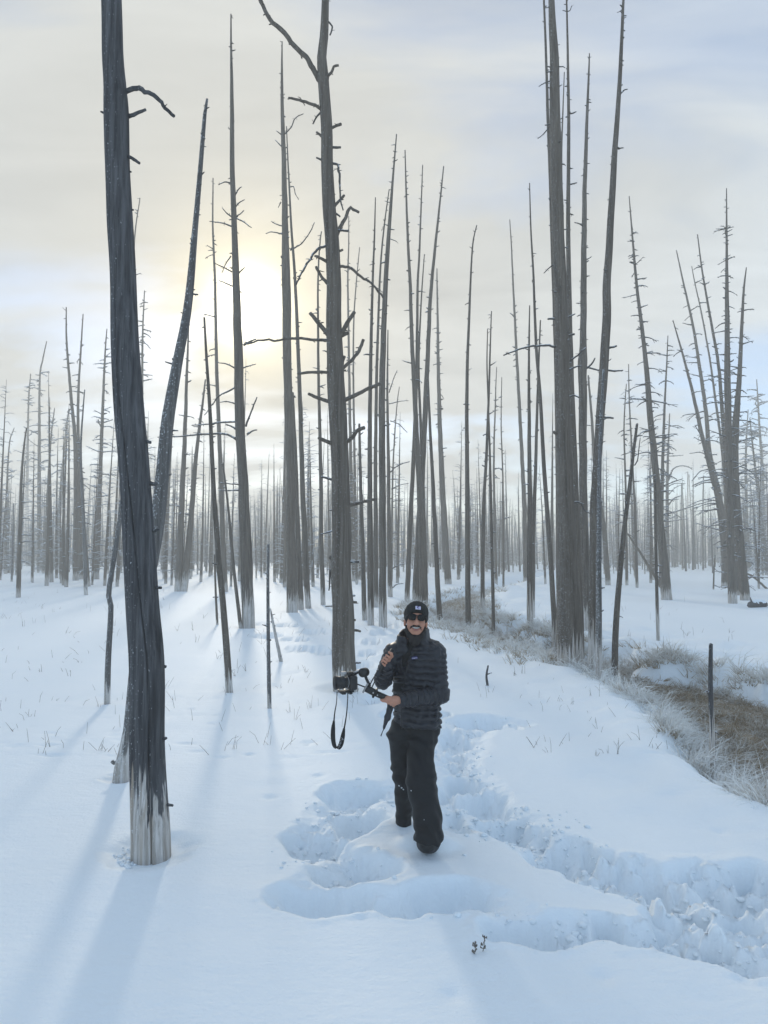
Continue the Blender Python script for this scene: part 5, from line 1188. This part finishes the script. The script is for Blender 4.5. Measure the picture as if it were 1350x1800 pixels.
def part(name, mt, parent, *fns, smooth=False):
    mb = MB()
    for f in fns: f(mb)
    return mb.build(name, mt, parent, smooth)
LX = np.array([-.90, -.42, .03]); LX /= np.linalg.norm(LX); LZ = np.array([.03, 0, 1.0]); LY = np.cross(LZ, LX); LY /= np.linalg.norm(LY); LZ = np.cross(LX, LY)
cc = at(617, 1199, YC)
ca_ = empty('photo_camera_body', at(606, 1218, YC), 'black mirrorless camera with short lens hanging on the gimbal at left of the person', 'camera'); ca_.name = 'mirrorless_camera'
part('camera_shell', M['black'], ca_, lambda m: box(m, cc, (LX, LY, LZ), .052, .115, .094, .14), lambda m: box(m, cc + LZ * .056 + LX * .006, (LX, LY, LZ), .046, .044, .030, .25), lambda m: box(m, cc - LX * .01 - LY * .052, (LX, LY, LZ), .064, .026, .088, .3))
part('lens_barrel', M['black'], ca_, lambda m: cyl(m, cc + LX * .024, cc + LX * .050, .036), lambda m: cyl(m, cc + LX * .050, cc + LX * .098, .041, .0415, 28, .06), smooth=True)
part('focus_ring', M['metal'], ca_, lambda m: cyl(m, cc + LX * .056, cc + LX * .066, .0425, None, 32, .05), lambda m: cyl(m, cc + LX * .074, cc + LX * .082, .0425, None, 32, .05))
part('lens_mount', M['steel'], ca_, lambda m: cyl(m, cc + LX * .0255, cc + LX * .031, .0385, None, 28, .05), smooth=True)
part('lens_hood', M['black'], ca_, lambda m: tube(m, [cc + LX * .096, cc + LX * .1165, cc + LX * .1165, cc + LX * .100], [.044, .047, .043, .036], 28, False), smooth=True)
part('front_glass', M['lens'], ca_, lambda m: cyl(m, cc + LX * .097, cc + LX * .1005, .037, None, 24), smooth=True)
part('dial', M['metal'], ca_, lambda m: cyl(m, cc + LZ * .047 - LY * .04, cc + LZ * .058 - LY * .04, .010), lambda m: cyl(m, cc + LZ * .047 + LY * .038, cc + LZ * .056 + LY * .038, .009))
part('hot_shoe_mount', M['steel'], ca_, lambda m: box(m, at(604, 1183, YC), (LX, LY, LZ), .034, .034, .020, .1))
gb = empty('camera_gimbal', at(668, 1222, YC), 'black handheld gimbal with angled grip and sling handle in the hands of the person', 'gimbal')
pb = at(608, 1215, YC)
part('base_plate', M['metal'], gb, lambda m: box(m, pb, (LX, LY, LZ), .105, .05, .012, .2), lambda m: box(m, pb - LZ * .012 + LX * .02, (LX, LY, LZ), .03, .04, .014, .2), lambda m: box(m, pb - LZ * .012 - LX * .03, (LX, LY, LZ), .022, .05, .014, .2))
part('plate_knob', M['steel'], gb, lambda m: cyl(m, pb + LX * .045 - LY * .02, pb + LX * .045 - LY * .04, .010), lambda m: cyl(m, pb - LX * .005 - LY * .02, pb - LX * .005 - LY * .042, .009))
mc = at(639.5, 1182, YC - .01)
part('tilt_motor', M['black'], gb, lambda m: cyl(m, mc + [-.010, -.030, .002], mc + [.012, .030, -.002], .031, None, 26, .2), smooth=True)
part('upper_arm', M['metal'], gb, lambda m: tube(m, smoothpath([at(612, 1188, YC), at(622, 1185, YC), at(630, 1181, YC), mc], 8), np.full(8, .0125), 8), smooth=True)
part('arm_trim', M['steel'], gb, lambda m: tube(m, smoothpath([at(622, 1182.5, YC - .014), at(629, 1179, YC - .014), at(634, 1177.5, YC - .014)], 5), np.full(5, .006), 6), smooth=True)
part('lower_arm', M['metal'], gb, lambda m: tube(m, [mc, at(644, 1193, YC - .005), at(650, 1206, YC)], [.011, .010, .011], 8), smooth=True)
part('roll_rod', M['black'], gb, lambda m: tube(m, [at(624, 1201, YC), at(632, 1204, YC), at(642, 1208, YC)], [.0045, .0045, .0045], 8), smooth=True)
gd = (GR1 - GR0) / np.linalg.norm(GR1 - GR0); gp = np.cross(gd, [0, 1.0, 0]); gp /= np.linalg.norm(gp)
hub = at(646, 1211, YC)
part('pan_motor', M['black'], gb, lambda m: cyl(m, hub - gd * .012, hub + gd * .055, .025, .024, 24, .15), lambda m: box(m, hub + gd * .058, (gd, gp, np.cross(gd, gp)), .016, .066, .05, .25), smooth=False)
part('motor_cap', M['steel'], gb, lambda m: box(m, hub - gd * .016, (gd, gp, np.cross(gd, gp)), .012, .075, .036, .3))
part('grip', M['black'], gb, lambda m: cyl(m, hub + gd * .06, GR1 + gd * .012, .0205, .0215, 20, .2), smooth=True)
part('control_panel', M['metal'], gb, lambda m: box(m, hub + gd * .085 - np.array([0, .019, 0]), (gd, gp, np.cross(gd, gp)), .035, .022, .010, .2))
part('button', M['steel'], gb, lambda m: cyl(m, hub + gd * .045 - np.array([0, .022, 0]), hub + gd * .045 - np.array([0, .030, 0]), .0055), lambda m: cyl(m, hub + gd * .078 - np.array([0, .018, 0]), hub + gd * .078 - np.array([0, .028, 0]), .0045))
hd = (HD1 - HD0) / np.linalg.norm(HD1 - HD0); hs = np.cross(hd, [0, 1.0, 0]); hs /= np.linalg.norm(hs)
for s in (-1, 1):
    part('sling_rod', M['black'], gb, lambda m: tube(m, [hub + gd * .012 + hs * s * .010 + np.array([.01, 0, .02]), HD0 + hs * s * .010, HD0 + hd * .05 + hs * s * .010], [.004, .004, .004], 8), smooth=True)
part('sling_clamp', M['metal'], gb, lambda m: box(m, HD0 + hd * .055, (hd, hs, np.cross(hd, hs)), .050, .032, .022, .2))
part('sling_handle', M['black'], gb, lambda m: cyl(m, HD0 + hd * .07, HD1 + hd * .02, .0165, .0155, 18, .2), smooth=True)
part('clamp_lever', M['steel'], gb, lambda m: tube(m, [HD0 + hd * .078 + hs * .012 - np.array([0, .02, 0]), HD0 + hd * .085 + hs * .026 - np.array([0, .022, 0])], [.004, .003], 6), smooth=True)
# strap hanging from the camera
def ribbon(mb, P, Wd, n_, th=.0022):
    S = smoothpath(P, n_); wv = np.interp(np.linspace(0, 1, n_), np.linspace(0, 1, len(Wd)), Wd); tan = np.gradient(S, axis=0); tan /= np.linalg.norm(tan, axis=1)[:, None]
    V = []
    for i in range(n_):
        sd = np.array([.80, -.6, 0]) * (1 - min(1, abs(tan[i][2]))) + np.array([.75, -.66, 0]); sd -= tan[i] * sd.dot(tan[i]); sd /= np.linalg.norm(sd); nn = np.cross(tan[i], sd)
        for a, b_ in ((-1, -1), (1, -1), (1, 1), (-1, 1)): V.append(S[i] + sd * a * wv[i] / 2 + nn * b_ * th / 2)
    Q = [(i * 4 + j, i * 4 + (j + 1) % 4, i * 4 + 4 + (j + 1) % 4, i * 4 + 4 + j) for i in range(n_ - 1) for j in range(4)] + [(3, 2, 1, 0), ((n_ - 1) * 4, (n_ - 1) * 4 + 1, (n_ - 1) * 4 + 2, (n_ - 1) * 4 + 3)]
    mb.add(V, Q); return S
sp_ = empty('camera_strap', at(594, 1315, YC), 'black neck strap with white print looping down below the camera', 'strap')
mb = MB(); ribbon(mb, [at(592.5, 1216, YC), at(591.5, 1235, YC), at(588.5, 1252, YC), at(587, 1268, YC)], [.006, .006, .009, .012], 12); mb.build('thin_webbing', M['webbing'], sp_)
mb = MB(); ribbon(mb, [at(611.5, 1217, YC + .01), at(610.5, 1240, YC + .01), at(608.5, 1260, YC + .01), at(605, 1281, YC + .01)], [.007, .008, .009, .013], 12); mb.build('thin_webbing', M['webbing'], sp_)
mb = MB(); PADP = [at(587, 1267, YC), at(585.5, 1283, YC), at(585.5, 1298, YC), at(588, 1311, YC), at(593.5, 1315.5, YC), at(599, 1309, YC + .01), at(602.5, 1295, YC + .01), at(605, 1280, YC + .01)]
padS = ribbon(mb, PADP, [.016, .036, .042, .040, .040, .040, .036, .016], 40, .004); pd = mb.build('shoulder_pad', M['webbing'], sp_)
for q in range(11):
    f = .60 + .022 * q; i = int(f * 39); c = padS[i]; tn = padS[i + 1] - padS[i]; tn /= np.linalg.norm(tn); sd = np.array([.75, -.66, 0]); sd -= tn * sd.dot(tn); sd /= np.linalg.norm(sd); nn = np.cross(tn, sd); nn = nn if nn[1] < 0 else -nn
    mb = MB(); o_ = random.uniform(-.010, .010); c2 = c + nn * .0030 + sd * o_
    tube(mb, smoothpath([c2 - sd * .006 + tn * random.uniform(-.004, .004), c2 + tn * random.uniform(-.003, .003), c2 + sd * .006 + tn * random.uniform(-.005, .005)], 5), [.0010, .0013, .0013, .0012, .0009], 5); mb.build('print_mark', M['white_print'], pd)
HAZE = 0.0040
# ------------------------------------------------------------------ haze: the cold mist the photograph shows
def boxmesh(name, lo, hi):
    V = [(x, y, z) for z in (lo[2], hi[2]) for y in (lo[1], hi[1]) for x in (lo[0], hi[0])]
    return mesh_np(name, V, [(0, 2, 3, 1), (4, 5, 7, 6), (0, 1, 5, 4), (2, 6, 7, 3), (0, 4, 6, 2), (1, 3, 7, 5)], None, False)
zlo = float(GZ.min()) - 1.0
hm = bpy.data.materials.new('mist'); hm.use_nodes = True; hm.node_tree.nodes.clear()
pv = hm.node_tree.nodes.new('ShaderNodeVolumePrincipled'); ho = hm.node_tree.nodes.new('ShaderNodeOutputMaterial')
pv.inputs['Color'].default_value = (1.0, 0.97, 0.90, 1); pv.inputs['Density'].default_value = HAZE; pv.inputs['Anisotropy'].default_value = 0.3
hm.node_tree.links.new(pv.outputs[0], ho.inputs['Volume'])
hz = link('haze', boxmesh('haze', (-420, -60, zlo), (420, 470, 24.0)), hm)
tag(hz, 'thin cold mist filling the air between the trees', 'haze', None, 'stuff')
